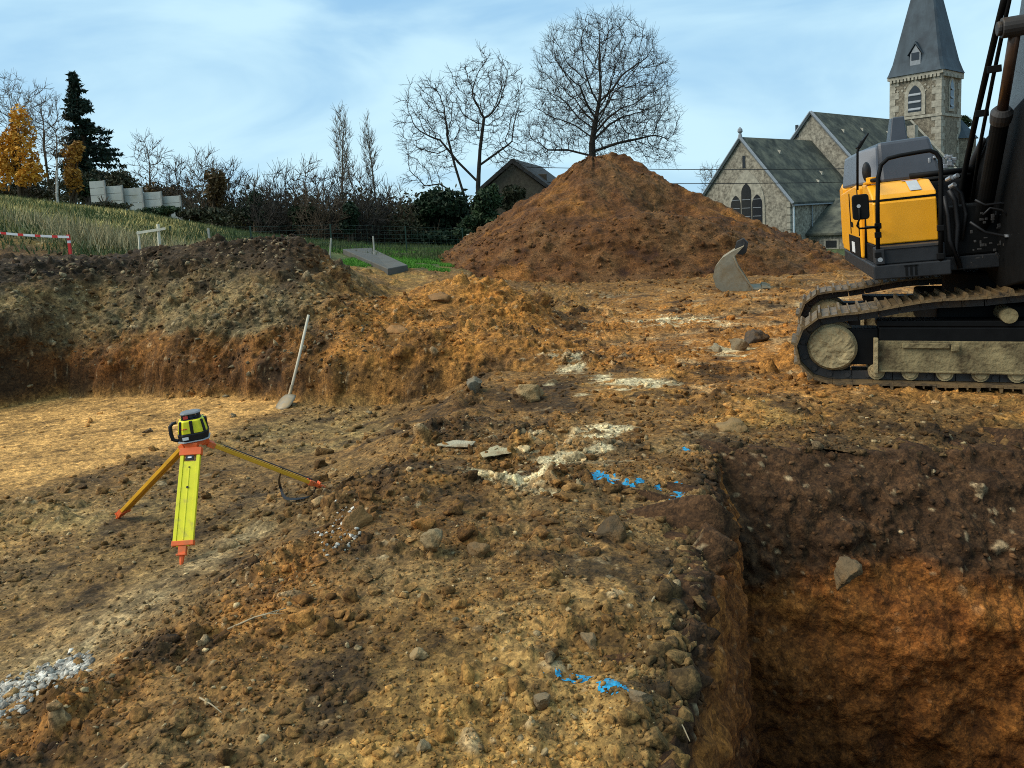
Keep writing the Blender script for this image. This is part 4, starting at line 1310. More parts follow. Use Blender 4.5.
mb.build('rail_clamp', m_bl, rail, bevel=.006)
# large mirror on its bent arm
mc = uhit(860.5, 207, 1, -.10)
mb = MB(); w2, h2 = .072, .118
pr_ = []
for cx_, cz_, a0_ in ((w2 - .03, h2 - .03, 0), (-w2 + .03, h2 - .03, 90), (-w2 + .03, -h2 + .03, 180), (w2 - .03, -h2 + .03, 270)):
    for t in (0, 30, 60, 90): pr_.append((cx_ + .03 * math.cos(math.radians(a0_ + t)), cz_ + .03 * math.sin(math.radians(a0_ + t))))
mb.prism(pr_, -.03, .02, lambda v: UU((mc[0] + v[0], mc[1] + v[2], mc[2] + v[1])))
mir = mb.build('mirror', m_bl, ex, bevel=.010)
mb = MB(); mb.tube([UU((mc[0] - .018, mc[1] - .034, mc[2] + .01)), UU((mc[0] - .018, mc[1] - .0305, mc[2] + .01))], .017, 14); mb.build('emblem', m_gry, mir)
mb = MB(); mb.tube([UU((mc[0] - .016, mc[1] - .036, mc[2] - .01)), UU((mc[0] - .016, mc[1] - .038, mc[2] - .10)), UU(uhit(857, 226, 1, -.13)), UU(uhit(859.5, 228.5, 1, -.12)), UU(uhit(868, 228, 1, -.06)), UU(uhit(878, 227, 1, .0))], .0095, 8); mb.build('mirror_arm', m_bl, mir, smooth=True)
# upper mirror on a tall thin pole, seen edge on, and a round lamp
mb = MB(); mb.tube([UU(uhit(857.5, 190, 1, 1.0)), UU(uhit(857.5, 152, 1, 1.0)), UU(uhit(859, 146, 1, 1.0)), UU(uhit(862, 141, 1, 1.0))], .013, 8); pole = mb.build('mirror_pole', m_bl, ex, smooth=True)
ma, mb_ = uhit(858.5, 148, 1, .98), uhit(868.5, 133, 1, .98)
ax = (mb_ - ma); ax /= np.linalg.norm(ax); nx_ = np.array((ax[2], 0, -ax[0]))
mb = MB(); mb.add([UU(p) for p in (ma - nx_ * .016, mb_ - nx_ * .006, mb_ - nx_ * .006 + (0, .2, 0), ma - nx_ * .016 + (0, .2, 0), ma + nx_ * .02, mb_ + nx_ * .008, mb_ + nx_ * .008 + (0, .2, 0), ma + nx_ * .02 + (0, .2, 0))],
                  [(3, 2, 1, 0), (4, 5, 6, 7), (0, 1, 5, 4), (1, 2, 6, 5), (2, 3, 7, 6), (3, 0, 4, 7)])
mb.build('mirror', m_bl, ex, bevel=.006)
lc = uhit(866, 172, 1, .75)
mb = MB()
for i_, (dz_, rr_) in enumerate(((0, 0),)): pass
loft(mb, [[UU((lc[0] + rr_ * .42 * math.cos(t) + k_ * .03, lc[1] + k_ * .10, lc[2] + rr_ * math.sin(t))) for t in np.linspace(0, 2 * math.pi, 14, endpoint=False)] for k_, rr_ in ((0, .09), (.3, .105), (1, .07))])
mb.build('work_lamp', m_dg, ex, smooth=True)
# clutter between hood and boom: hydraulic block, pipes, bolts
mb = MB(); mb.tube([UU((.48, .85, .955)), UU((1.05, .85, .955))], .03, 10); mb.tube([UU((.50, .95, .90)), UU((1.05, .95, .90))], .02, 8); mb.each('pipe', m_bl, ex, smooth=True)
mb = MB()
rr = np.random.default_rng(5)
for k in range(46):
    a = uhit(922 + 34 * rr.uniform(), 156 + 22 * rr.uniform(), 1, 1.25 + rr.uniform() * .25)
    s_ = .008 + .022 * rr.uniform(size=3)
    mb.box(a - s_, a + s_, UU)
mb.each('valve_block', m_chr, ex, bevel=.005)
mb = MB(); mb.box((.66, 1.0, .3), (1.0, 2.4, .98), UU); mb.build('valve_housing', m_dg, ex, bevel=.02)
# boom foot, boom, cylinders
mb = MB(); mb.box((.67, .36, .137), (1.9, 1.6, .62), UU); mb.build('swing_frame', m_bl, ex, bevel=.02)


def sz(px, py, r0): q = uhit(px, py, 0, r0); return (q[1], q[2])


ft = [sz(a, b, 1.12) for a, b in ((957, 252), (960, 205), (968, 178), (984, 139), (1011, 111), (1030, 90), (1035, 150), (1035, 230), (1029, 280), (1000, 288))]
mb = MB(); mb.prism(ft, 1.12, 1.52, lambda v: UU((v[2], v[0], v[1]))); foot_ = mb.build('boom_foot', m_bl, ex, bevel=.015)
bo_ = [sz(a, b, 1.16) for a, b in ((1004, 115), (1010, 70), (1018, 20), (1024, -20))] + [(-.75, 2.95), (-1.6, 3.5), (-3.4, 3.8), (-3.6, 3.35), (-1.8, 2.75), (-1.15, 1.9), (-.95, 1.25)]
mb = MB(); mb.prism(bo_, 1.16, 1.48, lambda v: UU((v[2], v[0], v[1]))); boom = mb.build('boom', m_boom, ex, bevel=.012)
mb = MB(); mb.prism([(-3.25, 3.98), (-3.75, 3.9), (-3.95, 1.7), (-3.7, 1.7)], 1.20, 1.44, lambda v: UU((v[2], v[0], v[1]))); mb.build('dipper_arm', m_boom, ex, bevel=.012)
# stiffening flange along the left edge of the boom foot
fl_ = [uhit(a, b, 0, 1.08) for a, b in ((956, 262), (958, 210), (966, 178), (983, 140))]
mb = MB(); mb.tube([UU(p) for p in fl_], [.05, .05, .045, .03], 8); mb.build('flange', m_dg, foot_, smooth=True)
cb, cm, ct = uhit(980, 232, 0, 1.0), uhit(1002, 112, 0, 1.0), uhit(1016, 26, 0, 1.0)
mb = MB(); mb.tube([UU(cb), UU(cm)], .070, 18); cyl = mb.build('lift_cylinder', m_bl, ex)
dcy = (cm - cb) / np.linalg.norm(cm - cb)
mb = MB(); mb.tube([UU(cm - dcy * .10), UU(cm - dcy * .05), UU(cm), UU(cm + dcy * .035)], [.078, .085, .085, .06], 18); mb.build('gland', m_bkd, cyl)
mb = MB(); mb.tube([UU(cm), UU(ct)], .042, 16); mb.build('rod', m_rod, cyl, smooth=True)
e_ = ct
mb = MB(); mb.tube([UU(e_ + np.array((-.10, 0, 0))), UU(e_ + np.array((.16, 0, 0)))], .078, 18); mb.tube([UU(e_ + np.array((-.13, 0, 0))), UU(e_ + np.array((-.10, 0, 0)))], .055, 14); mb.build('rod_eye', m_bkd, cyl, bevel=.008)
# two long hydraulic pipes left of the cylinder, with clamps
for (pp_, rv, rad_) in ((((963, 232), (961, 190), (967, 160), (976, 118), (989, 62), (999, 20), (1007, -12)), .94, .026), (((972, 200), (981, 140), (993, 78), (1003, 30), (1012, -12)), .97, .016)):
    mb = MB(); mb.tube([UU(uhit(a, b, 0, rv)) for a, b in pp_], rad_, 10); pipe_ = mb.build('hydraulic_pipe', m_bl, ex, smooth=True)
    mb = MB()
    for a, b in (((978, 114)), ((990, 70))):
        q = uhit(a, b, 0, rv - .02); mb.box(q - .03, q + .03 + np.array((.05, -.05, 0)), UU)
    if rv < .95: mb.build('pipe_clamp', m_bl, pipe_, bevel=.006)
# drooping hoses beside the box and inside the dark frame
for (pp_, sv, rad_) in ((((949, 190), (955, 200), (958, 225), (956, 250), (960, 268)), .30, .024), (((944, 196), (948, 215), (950, 240), (958, 262)), .28, .02), (((951, 184), (961, 193), (966, 214), (962, 240)), .34, .018),
                        (((975, 200), (985, 205), (1000, 203), (1014, 205)), .1, .012), (((970, 222), (985, 232), (1004, 236), (1022, 236)), .05, .012), (((983, 215), (990, 208), (1002, 210), (1010, 218)), .02, .010)):
    mb = MB(); mb.tube([UU(uhit(a, b, 1, sv)) for a, b in pp_], rad_, 8); mb.build('hose', m_hose, ex, smooth=True)
mb = MB()
for k in range(44):
    a = uhit(968 + 54 * rr.uniform(), 206 + 60 * rr.uniform() ** .8, 1, .12 + .18 * rr.uniform())
    s_ = .005 + .015 * rr.uniform(size=3); s_[1] *= .6
    mb.box(a - s_, a + s_, UU)
mb.each('fitting', m_bkd, ex, bevel=.004)
a, b = uhit(1004, 236, 1, .06), uhit(1040, 233, 1, .06)
mb = MB(); mb.box((a[0], .0, a[2] - .012), (b[0], .10, a[2] + .012), UU); mb.build('step', m_chr, ex, bevel=.004)
for px_c, py_c in ((950, 187), (947, 180), (953, 178)):
    q = uhit(px_c, py_c, 1, .3); mb = MB(); mb.tube([UU(q), UU(q + np.array((.03, -.05, .02)))], .022, 10); mb.build('coupling', m_chr, ex)
# cab on the far side of the boom
mb = MB(); mb.prism([(-.25, .14), (-.32, .9), (-.05, 1.95), (1.3, 1.95), (1.35, .14)], 1.62, 2.5, lambda v: UU((v[2], v[0], v[1]))); cab = mb.build('cab', m_cab, ex, bevel=.03)
mb = MB()
for a, b in (((-.255, .14), (-.325, .9)), ((-.325, .9), (-.055, 1.95)), ((-.055, 1.95), (1.305, 1.95)), ((1.305, 1.95), (1.355, .14)), ((.5, .14), (.5, 1.95))):
    for rv in (1.61, 2.51): mb.tube([UU((rv, a[0], a[1])), UU((rv, b[0], b[1]))], .035, 6)
mb.build('cab_frame', m_bl, cab)

# ------------------------------------------------------------------ church
m_wall = mat('rubble_stone', (.225, .205, .160), rough=.9, var=.7, vscale=4.5, bump=.6, bscale=6, dirt=(.12, .10, .075), dscale=1.6, damt=.36)
m_walld = mat('flint_stone', (.19, .165, .12), rough=.9, var=.6, vscale=6, bump=.6, bscale=7, dirt=(.06, .05, .035), dscale=2.2, damt=.42)
m_quoin = mat('dressed_stone', (.285, .265, .21), rough=.85, var=.4, vscale=3, dirt=(.25, .22, .17), dscale=2, damt=.3)
m_slate = mat('slate', (.055, .058, .048), rough=.9, var=.4, vscale=2.2, spec=.15, dirt=(.16, .155, .11), dscale=.8, damt=.44, stretch=(1, 1, .35))
m_spire = mat('spire_slate', (.045, .062, .075), rough=.7, var=.3, vscale=1.4, spec=.25, stretch=(1, 1, .3), dirt=(.028, .036, .045), dscale=.5, damt=.4)
m_win = mat('leaded_glass', (.018, .02, .024), rough=.15, var=.2, spec=.5)
m_lead = mat('lead', (.20, .22, .235), rough=.5, var=.2)
m_pale = mat('pale_paint', (.66, .68, .68), rough=.6, var=.12)
CK = P(790, 200, y=55)
CD = np.array((.766, .643)); CG = np.array((-.643, .766))
CH0 = np.array((CK[0], CK[1], -3.2))
ch = thing('church', 'old grey stone church with slate roofs and a tall pointed spire behind the excavator', 'church', CH0)


def CF(v):
    """t along the axis (away, right), g across (0 = near side wall, + away left), z world height"""
    p = CD * v[0] + CG * v[1]
    return np.array((p[0], p[1], v[2] - CH0[2]))


def cpix(px, py, g=None, t=None):
    """(t, g, z) of a pixel on the side wall plane g or on the gable plane t"""
    d = FW + RT * ((px - PPX) / F) + UP * ((PPY - py) / F)
    o = np.array((0, 0, ZC)) - np.array((CK[0], CK[1], 0))
    D3, G3 = np.array((*CD, 0)), np.array((*CG, 0))
    k = (g - o @ G3) / (d @ G3) if g is not None else (t - o @ D3) / (d @ D3)
    q = o + d * k
    return np.array((q @ D3, q @ G3, q[2]))


W = 7.8
ze = CK[2]
zr = cpix(745, 140, t=0)[2]
zr = P(745, 140, y=CK[1] + CG[1] * W / 2)[2]
LC = 10.2
ZB = -3.2


def gable_block(name, t0, t1, g0, g1, ze_, zr_, m, parent):
    mb = MB(); gm_ = (g0 + g1) / 2
    pr_ = [(g0, ZB), (g1, ZB), (g1, ze_), (gm_, zr_), (g0, ze_)]
    mb.prism(pr_, t0, t1, lambda v: CF((v[2], v[0], v[1])))
    return mb.build(name, m, parent)


def gable_roof(name, t0, t1, g0, g1, ze_, zr_, m, parent, over=.3, th=.16):
    gm_ = (g0 + g1) / 2; sl = (zr_ - ze_) / (gm_ - g0)
    pr_ = [(g0 - over, ze_ - sl * over + .03), (gm_, zr_ + .03), (g1 + over, ze_ - sl * over + .03), (g1 + over, ze_ - sl * over + .03 + th), (gm_, zr_ + .03 + th * 1.3), (g0 - over, ze_ - sl * over + .03 + th)]
    mb = MB(); mb.prism(pr_, t0, t1, lambda v: CF((v[2], v[0], v[1])))
    return mb.build(name, m, parent)


def arch(w_, h_, n=8):
    """pointed arch outline, base at 0, spring at h_"""
    pts_ = [(-w_, 0), (w_, 0), (w_, h_)]
    for k in range(1, n):
        a = math.radians(60) * k / (n - 1) if n > 1 else 0
        pts_.append((-w_ + 2 * w_ * math.cos(a), h_ + 2 * w_ * math.sin(a)))
    for k in range(n - 2, -1, -1):
        a = math.radians(60) * k / (n - 1)
        pts_.append((w_ - 2 * w_ * math.cos(a), h_ + 2 * w_ * math.sin(a)))
    out = []
    for p in pts_:
        if not out or abs(p[0] - out[-1][0]) + abs(p[1] - out[-1][1]) > 1e-6: out.append(p)
    return out


chancel = gable_block('chancel_wall', 0, LC, 0, W, ze, zr, m_wall, ch)
croof = gable_roof('chancel_roof', -.12, LC, 0, W, ze, zr, m_slate, ch)
# stone coping, finial, quoins, string courses, downpipes
mb = MB()
for s in (0, 1):
    g0 = 0 - .32 if s == 0 else W + .32
    z0 = ze - (zr - ze) / (W / 2) * .32
    mb.tube([CF((-.16, g0, z0 + .12)), CF((-.16, W / 2, zr + .18))], .13, 4)
mb.build('coping', m_lead, croof)
mb = MB(); mb.tube([CF((-.1, W / 2, zr + .1)), CF((-.1, W / 2, zr + .5)), CF((-.1, W / 2, zr + .62)), CF((-.1, W / 2, zr + .8)), CF((-.1, W / 2, zr + .95))], [.2, .1, .2, .17, .03], 8); mb.build('finial', m_lead, croof)
mb = MB()
for k in range(9):
    z0 = ze - .5 - k * .52; ww_ = .42 if k % 2 else .25
    mb.box((-.035, -.035, z0), (ww_, ww_ if k % 2 == 0 else .25, z0 + .40), CF)
mb.build('quoin', m_quoin, chancel)
mb = MB(); mb.tube([CF((0.25, -.12, ze - .25)), CF((.25, -.12, ZB))], .075, 6); mb.build('downpipe', m_pale, chancel)
mb = MB(); mb.tube([CF((2.9, -.1, ze - .25)), CF((2.9, -.1, ZB))], .05, 6); mb.build('downpipe', m_lead, chancel)
mb = MB(); mb.box((0.05, -.30, ze - .42), (LC, -.10, ze - .26), CF); mb.build('gutter', m_lead, croof)
mb = MB(); mb.box((.6, -.05, -1.25), (LC, -.002, -1.1), CF); mb.build('string_course', m_quoin, chancel)
# three light window in the gable
wc = cpix(747, 215, t=0)
gw = wc[1]
zb_ = cpix(747, 228, t=0)[2] - 1.0; zs_ = cpix(747, 205, t=0)[2]
aw = 1.35
mb = MB(); mb.prism([(x + gw, z + zb_) for x, z in arch(aw + .16, zs_ - zb_)], -.06, -.003, lambda v: CF((v[2], v[0], v[1]))); wf = mb.build('window', m_quoin, ch)
for k, (dx_, hh_) in enumerate(((-.90, .0), (0, .85), (.90, .0))):
    mb = MB(); mb.prism([(x + gw + dx_, z + zb_ + .12) for x, z in arch(.42, zs_ - zb_ - .1 + hh_)], -.075, -.063, lambda v: CF((v[2], v[0], v[1]))); mb.build('pane', m_win, wf)
mb = MB()
for dx_ in (-.90, 0, .90):
    for k in range(5): mb.box((-.085, gw + dx_ - .34, zb_ + .6 + k * .62), (-.078, gw + dx_ + .34, zb_ + .64 + k * .62), CF)
mb.build('glazing_bar', m_lead, wf)
q = cpix(744, 162, t=0); mb = MB(); mb.box((-.03, q[1] - .12, q[2] - .45), (-.003, q[1] + .12, q[2] + .45), CF); mb.build('window', m_win, ch)
# nave
zn = P(800, 115, y=CK[1] + CD[1] * LC + CG[1] * W / 2)[2]
NH = 5.5; g0n, g1n = W / 2 - NH, W / 2 + NH
zen = zn - NH * (zr - ze) / (W / 2)
LN = 19.0
nave = gable_block('nave_wall', LC + .02, LC + LN, g0n, g1n, zen, zn, m_wall, ch)
nroof = gable_roof('nave_roof', LC - .1, LC + LN, g0n, g1n, zen, zn, m_slate, ch)
mb = MB()
for s in (0, 1):
    gg = g0n - .32 if s == 0 else g1n + .32
    mb.tube([CF((LC - .14, gg, zen - .35 + .12)), CF((LC - .14, W / 2, zn + .2))], .14, 4)
mb.build('coping', m_lead, nroof)
mb = MB(); mb.tube([CF((LC + LN - .1, g0n - .3, zen - .2)), CF((LC + LN - .1, W / 2, zn + .3))], .14, 4); mb.build('coping', m_quoin, nroof)
q = cpix(797, 131, t=LC); mb = MB(); mb.box((LC - .03, q[1] - .14, q[2] - .5), (LC - .001, q[1] + .14, q[2] + .5), CF); mb.build('window', m_win, ch)


def roof_vent(t, f, g0, ze_, zr_, parent):
    """little triangular pale vent on the near roof slope, f = 0 eave .. 1 ridge"""
    gm_ = W / 2; g = g0 + (gm_ - g0) * f; z = ze_ + (zr_ - ze_) * f + .24
    mb = MB(); sl = (zr_ - ze_) / (gm_ - g0)
    mb.add([CF((t - .13, g, z)), CF((t + .16, g, z)), CF((t, g, z + .26)), CF((t, g + .3, z + .3 * sl))], [(0, 1, 2), (0, 2, 3), (1, 3, 2), (0, 3, 1)])
    mb.build('roof_vent', m_quoin, parent)


for t, f in ((LC + 2.5, .72), (LC + 6.3, .76), (LC + 11, .74), (LC + 16, .74), (LC + 5, .35), (LC + 10, .35)): roof_vent(t, f, g0n, zen, zn, nroof)
for t, f in ((3.6, .72), (7.2, .35), (5.6, .2)): roof_vent(t, f, 0, ze, zr, croof)
mb = MB(); q = CF((LC + 15.2, W / 2 - 1.6, zn - 1.4)); mb.box((LC + 14.8, W / 2 - 2.1, zn - 2.6), (LC + 15.5, W / 2 - 1.4, zn - .55), CF); mb.build('chimney', m_quoin, nroof)
# sacristy on the near side
za = cpix(834, 201, g=-.1)[2]; _e = cpix(809, 235, g=-.3)
S0, S1, SG = _e[0] + .3, 2 * cpix(834, 201, g=-.1)[0] - _e[0] - .3, -3.4
sw = MB(); sm_ = (S0 + S1) / 2
zs0 = _e[2] + .1
sw.prism([(S0, ZB), (S1, ZB), (S1, zs0), (sm_, za), (S0, zs0)], SG, -.002, lambda v: CF((v[0], v[2], v[1]))); sac = sw.build('sacristy_wall', m_wall, ch)
mb = MB(); sl = (za - zs0) / (sm_ - S0)
mb.prism([(S0 - .3, zs0 - .3 * sl + .03), (sm_, za + .03), (S1 + .3, zs0 - .3 * sl + .03), (S1 + .3, zs0 - .3 * sl + .18), (sm_, za + .2), (S0 - .3, zs0 - .3 * sl + .18)], SG - .25, -.05, lambda v: CF((v[0], v[2], v[1]))); mb.build('sacristy_roof', m_slate, ch)
q = cpix(822, 247, t=S0); mb = MB(); mb.box((S0 - .05, -2.4, -1.45), (S0 - .002, -1.3, -.75), CF); wz = mb.build('window', m_quoin, sac)
mb = MB(); mb.box((S0 - .07, -2.25, -1.35), (S0 - .052, -1.45, -.85), CF); mb.build('pane', m_win, wz)
# tower
T0 = LC + LN + .05; TW = 4.75
gt0, gt1 = W / 2 - TW / 2 - .35, W / 2 + TW / 2 - .35
nc = CK[:2] + CD * T0 + CG * gt0
zc_ = P(941, 69, y=nc[1])[2]; zst = P(941, 114, y=nc[1])[2]
mb = MB(); mb.box((T0, gt0, ZB), (T0 + TW, gt1, zc_ - .02), CF); tower = mb.build('tower', m_walld, ch)
mb = MB()
for (a, b) in ((T0, gt0), (T0, gt1), (T0 + TW, gt0)):
    for k in range(26):
        z0 = zc_ - .95 - k * .62; l1, l2 = (.85, .5) if k % 2 else (.5, .85)
        sa = 1 if a == T0 else -1; sb_ = 1 if b == gt0 else -1
        xs_ = sorted((a - sa * .04, a + sa * l1)); ys_ = sorted((b - sb_ * .04, b + sb_ * l2))
        mb.box((xs_[0], ys_[0], z0), (xs_[1], ys_[1], z0 + .60), CF)
mb.build('quoin', m_quoin, tower)
mb = MB(); mb.box((T0 - .12, gt0 - .12, zst - .12), (T0 + TW + .12, gt1 + .12, zst + .12), CF); mb.build('string_course', m_quoin, tower)
mb = MB(); mb.box((T0 - .2, gt0 - .2, zc_ - .35), (T0 + TW + .2, gt1 + .2, zc_ - .05), CF)
mb.build('cornice', m_quoin, tower)
mb = MB()
for k in range(14):
    f = (k + .5) / 14 * TW
    mb.box((T0 - .28, gt0 + f - .11, zc_ - .62), (T0 - .002, gt0 + f + .11, zc_ - .352), CF); mb.box((T0 + f - .11, gt0 - .28, zc_ - .62), (T0 + f + .11, gt0 - .002, zc_ - .352), CF)
mb.build('corbel_table', m_quoin, tower)
mb = MB()
for k in range(5):
    g = gt0 + TW * (k + .5) / 5; z = zc_ - 1.45
    for (dy_, dz_) in ((0, .26), (0, -.26), (.26, 0), (-.26, 0)):
        mb.prism([(g + dy_ - .13, z + dz_), (g + dy_, z + dz_ - .13), (g + dy_ + .13, z + dz_), (g + dy_, z + dz_ + .13)], T0 - .05, T0 - .002, lambda v: CF((v[2], v[0], v[1])))
mb.build('diamond_course', m_quoin, tower)


def belfry(face, c, zb, w_, h_, fr_, name='window'):
    f = (lambda v: CF((T0 + v[2], v[0], v[1]))) if face == 'd' else (lambda v: CF((v[0], gt0 + v[2], v[1])))
    mb = MB(); mb.prism([(x + c, z + zb - fr_) for x, z in arch(w_ + fr_, h_ + fr_)], -.08, -.003, f); o = mb.build(name, m_quoin, tower)
    mb = MB(); mb.prism([(x + c, z + zb) for x, z in arch(w_, h_)], -.095, -.083, f); mb.build('opening', m_win, o)
    n_l = max(3, int(h_ / .55))
    mb = MB()
    for k in range(n_l):
        z = zb + .15 + (h_ + w_) * k / n_l
        mb.prism([(-.19, z), (-.10, z + .16), (-.10, z + .22), (-.19, z + .06)], c - w_ * .92, c + w_ * .92, lambda v: f((v[2], v[1], v[0])))
    mb.build('louvres', m_lead, o)


q = cpix(917, 112, t=T0)
zb_b = P(917, 112, y=nc[1] + 2)[2]; zt_b = P(917, 91, y=nc[1] + 2)[2]
belfry('d', gt0 + TW * .5, zb_b, .62, zt_b - zb_b - .55, .34)
belfry('g', T0 + TW * .5, zb_b + .1, .40, zt_b - zb_b, .26)
# spire with a slight bell cast at its foot
tc_, gc_ = T0 + TW / 2, (gt0 + gt1) / 2
zap = P(922, -58, y=nc[1] + 4)[2]
mb = MB(); rings_ = []
for (hh, k) in ((zc_ - .04, 1.14), (zc_ + .25, 1.09), (zc_ + 1.2, .97), (zap, .01)):
    a = TW / 2 * k; c_ = a * .10
    rings_.append([CF((tc_ + x, gc_ + y, hh)) for x, y in ((-a + c_, -a), (a - c_, -a), (a, -a + c_), (a, a - c_), (a - c_, a), (-a + c_, a), (-a, a - c_), (-a, -a + c_))])
loft(mb, rings_); spire = mb.build('spire', m_spire, ch)
# dormer on the spire
zd0, zd1 = P(915, 70, y=nc[1] + 2)[2], P(915, 54, y=nc[1] + 2)[2]
xd = T0 - .05
mb = MB(); mb.prism([(gc_ - .48, zd0), (gc_ + .48, zd0), (gc_ + .48, zd1), (gc_, zd1 + .8), (gc_ - .48, zd1)], xd, xd + 1.6, lambda v: CF((v[2], v[0], v[1]))); dm = mb.build('dormer', m_lead, spire)
mb = MB(); mb.prism([(gc_ - .72, zd1 - .1), (gc_, zd1 + 1.15), (gc_ + .72, zd1 - .1), (gc_, zd1 + .92)], xd - .12, xd + 1.7, lambda v: CF((v[2], v[0], v[1]))); mb.build('dormer_roof', m_spire, spire)
mb = MB(); mb.box((xd - .03, gc_ - .36, zd0 + .9), (xd - .003, gc_ + .36, zd1 + .1), CF); mb.build('dormer_opening', m_win, spire)
# stair turret and apse roof to the right of the tower
zt0 = P(962, 138, y=nc[1] + 3)[2]; zt1 = P(960, 112, y=nc[1] + 3)[2]
tcx = T0 + TW + 1.2
mb = MB(); mb.tube([CF((tcx, gt0 + .9, ZB)), CF((tcx, gt0 + .9, zt0))], 1.9, 10); st = mb.build('stair_turret', m_walld, ch)
mb = MB(); mb.tube([CF((tcx, gt0 + .9, zt0 - .05)), CF((tcx, gt0 + .9, zt1))], [2.15, .05], 10); mb.build('turret_roof', m_spire, ch)

# ------------------------------------------------------------------ house behind the heap
m_brick = mat('old_brick', (.075, .06, .042), rough=.9, var=.4, vscale=5, bump=.4, bscale=8, dirt=(.09, .08, .05), dscale=1.5, damt=.4)
m_tile = mat('dark_tile', (.035, .032, .03), rough=.8, var=.35, vscale=4, dirt=(.07, .06, .045), dscale=2)
HY = 47
hb_ = P(515, 200, y=HY); hb_[2] = -.3
hs = thing('house', 'old house with a dark tiled roof showing its gable left of the heap', 'house', hb_)
ga, gl, gr_ = P(513, 164, y=HY) - hb_, P(484, 190, y=HY) - hb_, P(548, 190, y=HY) - hb_
hg = lambda v: np.array((v[0] + .25 * v[2], v[2], v[1]))
mb = MB(); mb.prism([(gl[0], 0), (gr_[0], 0), (gr_[0], gr_[2]), (ga[0], ga[2]), (gl[0], gl[2])], 0, 8, hg); mb.build('wall', m_brick, hs)
mb = MB(); mb.prism([(gl[0] - .3, gl[2] - .15), (ga[0], ga[2] + .05), (gr_[0] + .3, gr_[2] - .15), (gr_[0] + .3, gr_[2] + .1), (ga[0], ga[2] + .32), (gl[0] - .3, gl[2] + .1)], -.2, 8.2, hg); rf_ = mb.build('roof', m_tile, hs)
cq = P(541, 180, y=HY + 2) - hb_
mb = MB(); mb.box((cq[0] - .35, 1.6, gr_[2]), (cq[0] + .35, 2.3, cq[2] + .35)); mb.build('chimney', m_brick, rf_, bevel=.03)

# overhead wires from the house past the church
m_wire = mat('wire', (.02, .02, .02), rough=.6)
for k, (y0, y1, yy) in enumerate(((163.0, 160, 0), (178.0, 172, .3))):
    a = P(520, y0 + 4, y=HY + 1); b = P(1130, y1, y=44)
    mid = [a + (b - a) * t + np.array((0, 0, -.9 * 4 * t * (1 - t) * .35)) for t in np.linspace(0, 1, 25)]
    mb = MB(); mb.tube([p - a for p in mid], .022, 5); o = mb.build('overhead_wire', m_wire); o.location = tuple(a)
    tag(o, ('upper' if k == 0 else 'lower') + ' of the two thin dark wires crossing the sky right of the heap', 'wire', 'overhead wires right of the heap')

# ------------------------------------------------------------------ bare trees by growing towards points in the crown
m_bark = mat('dark_bark', (.030, .025, .019), rough=.9, var=.4, vscale=4)
m_bark2 = mat('brown_bark', (.062, .044, .026), rough=.9, var=.4, vscale=4)
m_bark3 = mat('grey_bark', (.10, .085, .06), rough=.9, var=.35, vscale=4)
m_birch = mat('birch_bark', (.42, .40, .36), rough=.8, var=.5, vscale=2, stretch=(1, 1, 4))


def ell(n, c, rad, r, shell=.35):
    v = r.normal(size=(n, 3)); v /= np.linalg.norm(v, axis=1)[:, None]
    return c + v * (r.uniform(shell ** 3, 1, (n, 1)) ** (1 / 3)) * rad


def grow(att, init, parents, step, di, dk, iters=160, bias=(0, 0, .12), seed=0, maxn=9000, wob=.10):
    r = np.random.default_rng(seed)
    nodes = [np.array(p, float) for p in init]; par = list(parents)
    A = np.array(att); N0 = np.array(nodes)
    d = np.linalg.norm(A[:, None] - N0[None], axis=2)
    near = d.argmin(1); nd_ = d.min(1)
    alive = np.ones(len(A), bool)
    for _ in range(iters):
        act = alive & (nd_ < di)
        if not act.any() or len(nodes) > maxn: break
        idx = np.where(act)[0]
        NN = np.array(nodes)
        vec = A[idx] - NN[near[idx]]; vec /= np.linalg.norm(vec, axis=1)[:, None] + 1e-9
        acc = np.zeros((len(nodes), 3)); np.add.at(acc, near[idx], vec)
        gi = np.unique(near[idx])
        dirs = acc[gi]; ln_ = np.linalg.norm(dirs, axis=1)[:, None]
        dirs = dirs / (ln_ + 1e-9) + np.array(bias) + r.normal(size=dirs.shape) * wob
        dirs /= np.linalg.norm(dirs, axis=1)[:, None] + 1e-9
        new = NN[gi] + dirs * step
        dd = np.concatenate([np.linalg.norm(new[i0:i0 + 200][:, None] - NN[None], axis=2).min(1) for i0 in range(0, len(new), 200)])
        okn = dd > step * .55
        stuck = gi[~okn]
        if len(stuck): alive &= ~np.isin(near, stuck) | (nd_ > di)
        new, gi = new[okn], gi[okn]
        if not len(new): continue
        k0 = len(nodes)
        nodes.extend(list(new)); par.extend(list(gi))
        d = np.linalg.norm(A[:, None] - new[None], axis=2)
        mn = d.min(1); am = d.argmin(1)
        up = mn < nd_
        near = np.where(up, am + k0, near); nd_ = np.minimum(nd_, mn)
        alive &= nd_ > dk
    return np.array(nodes), np.array(par)


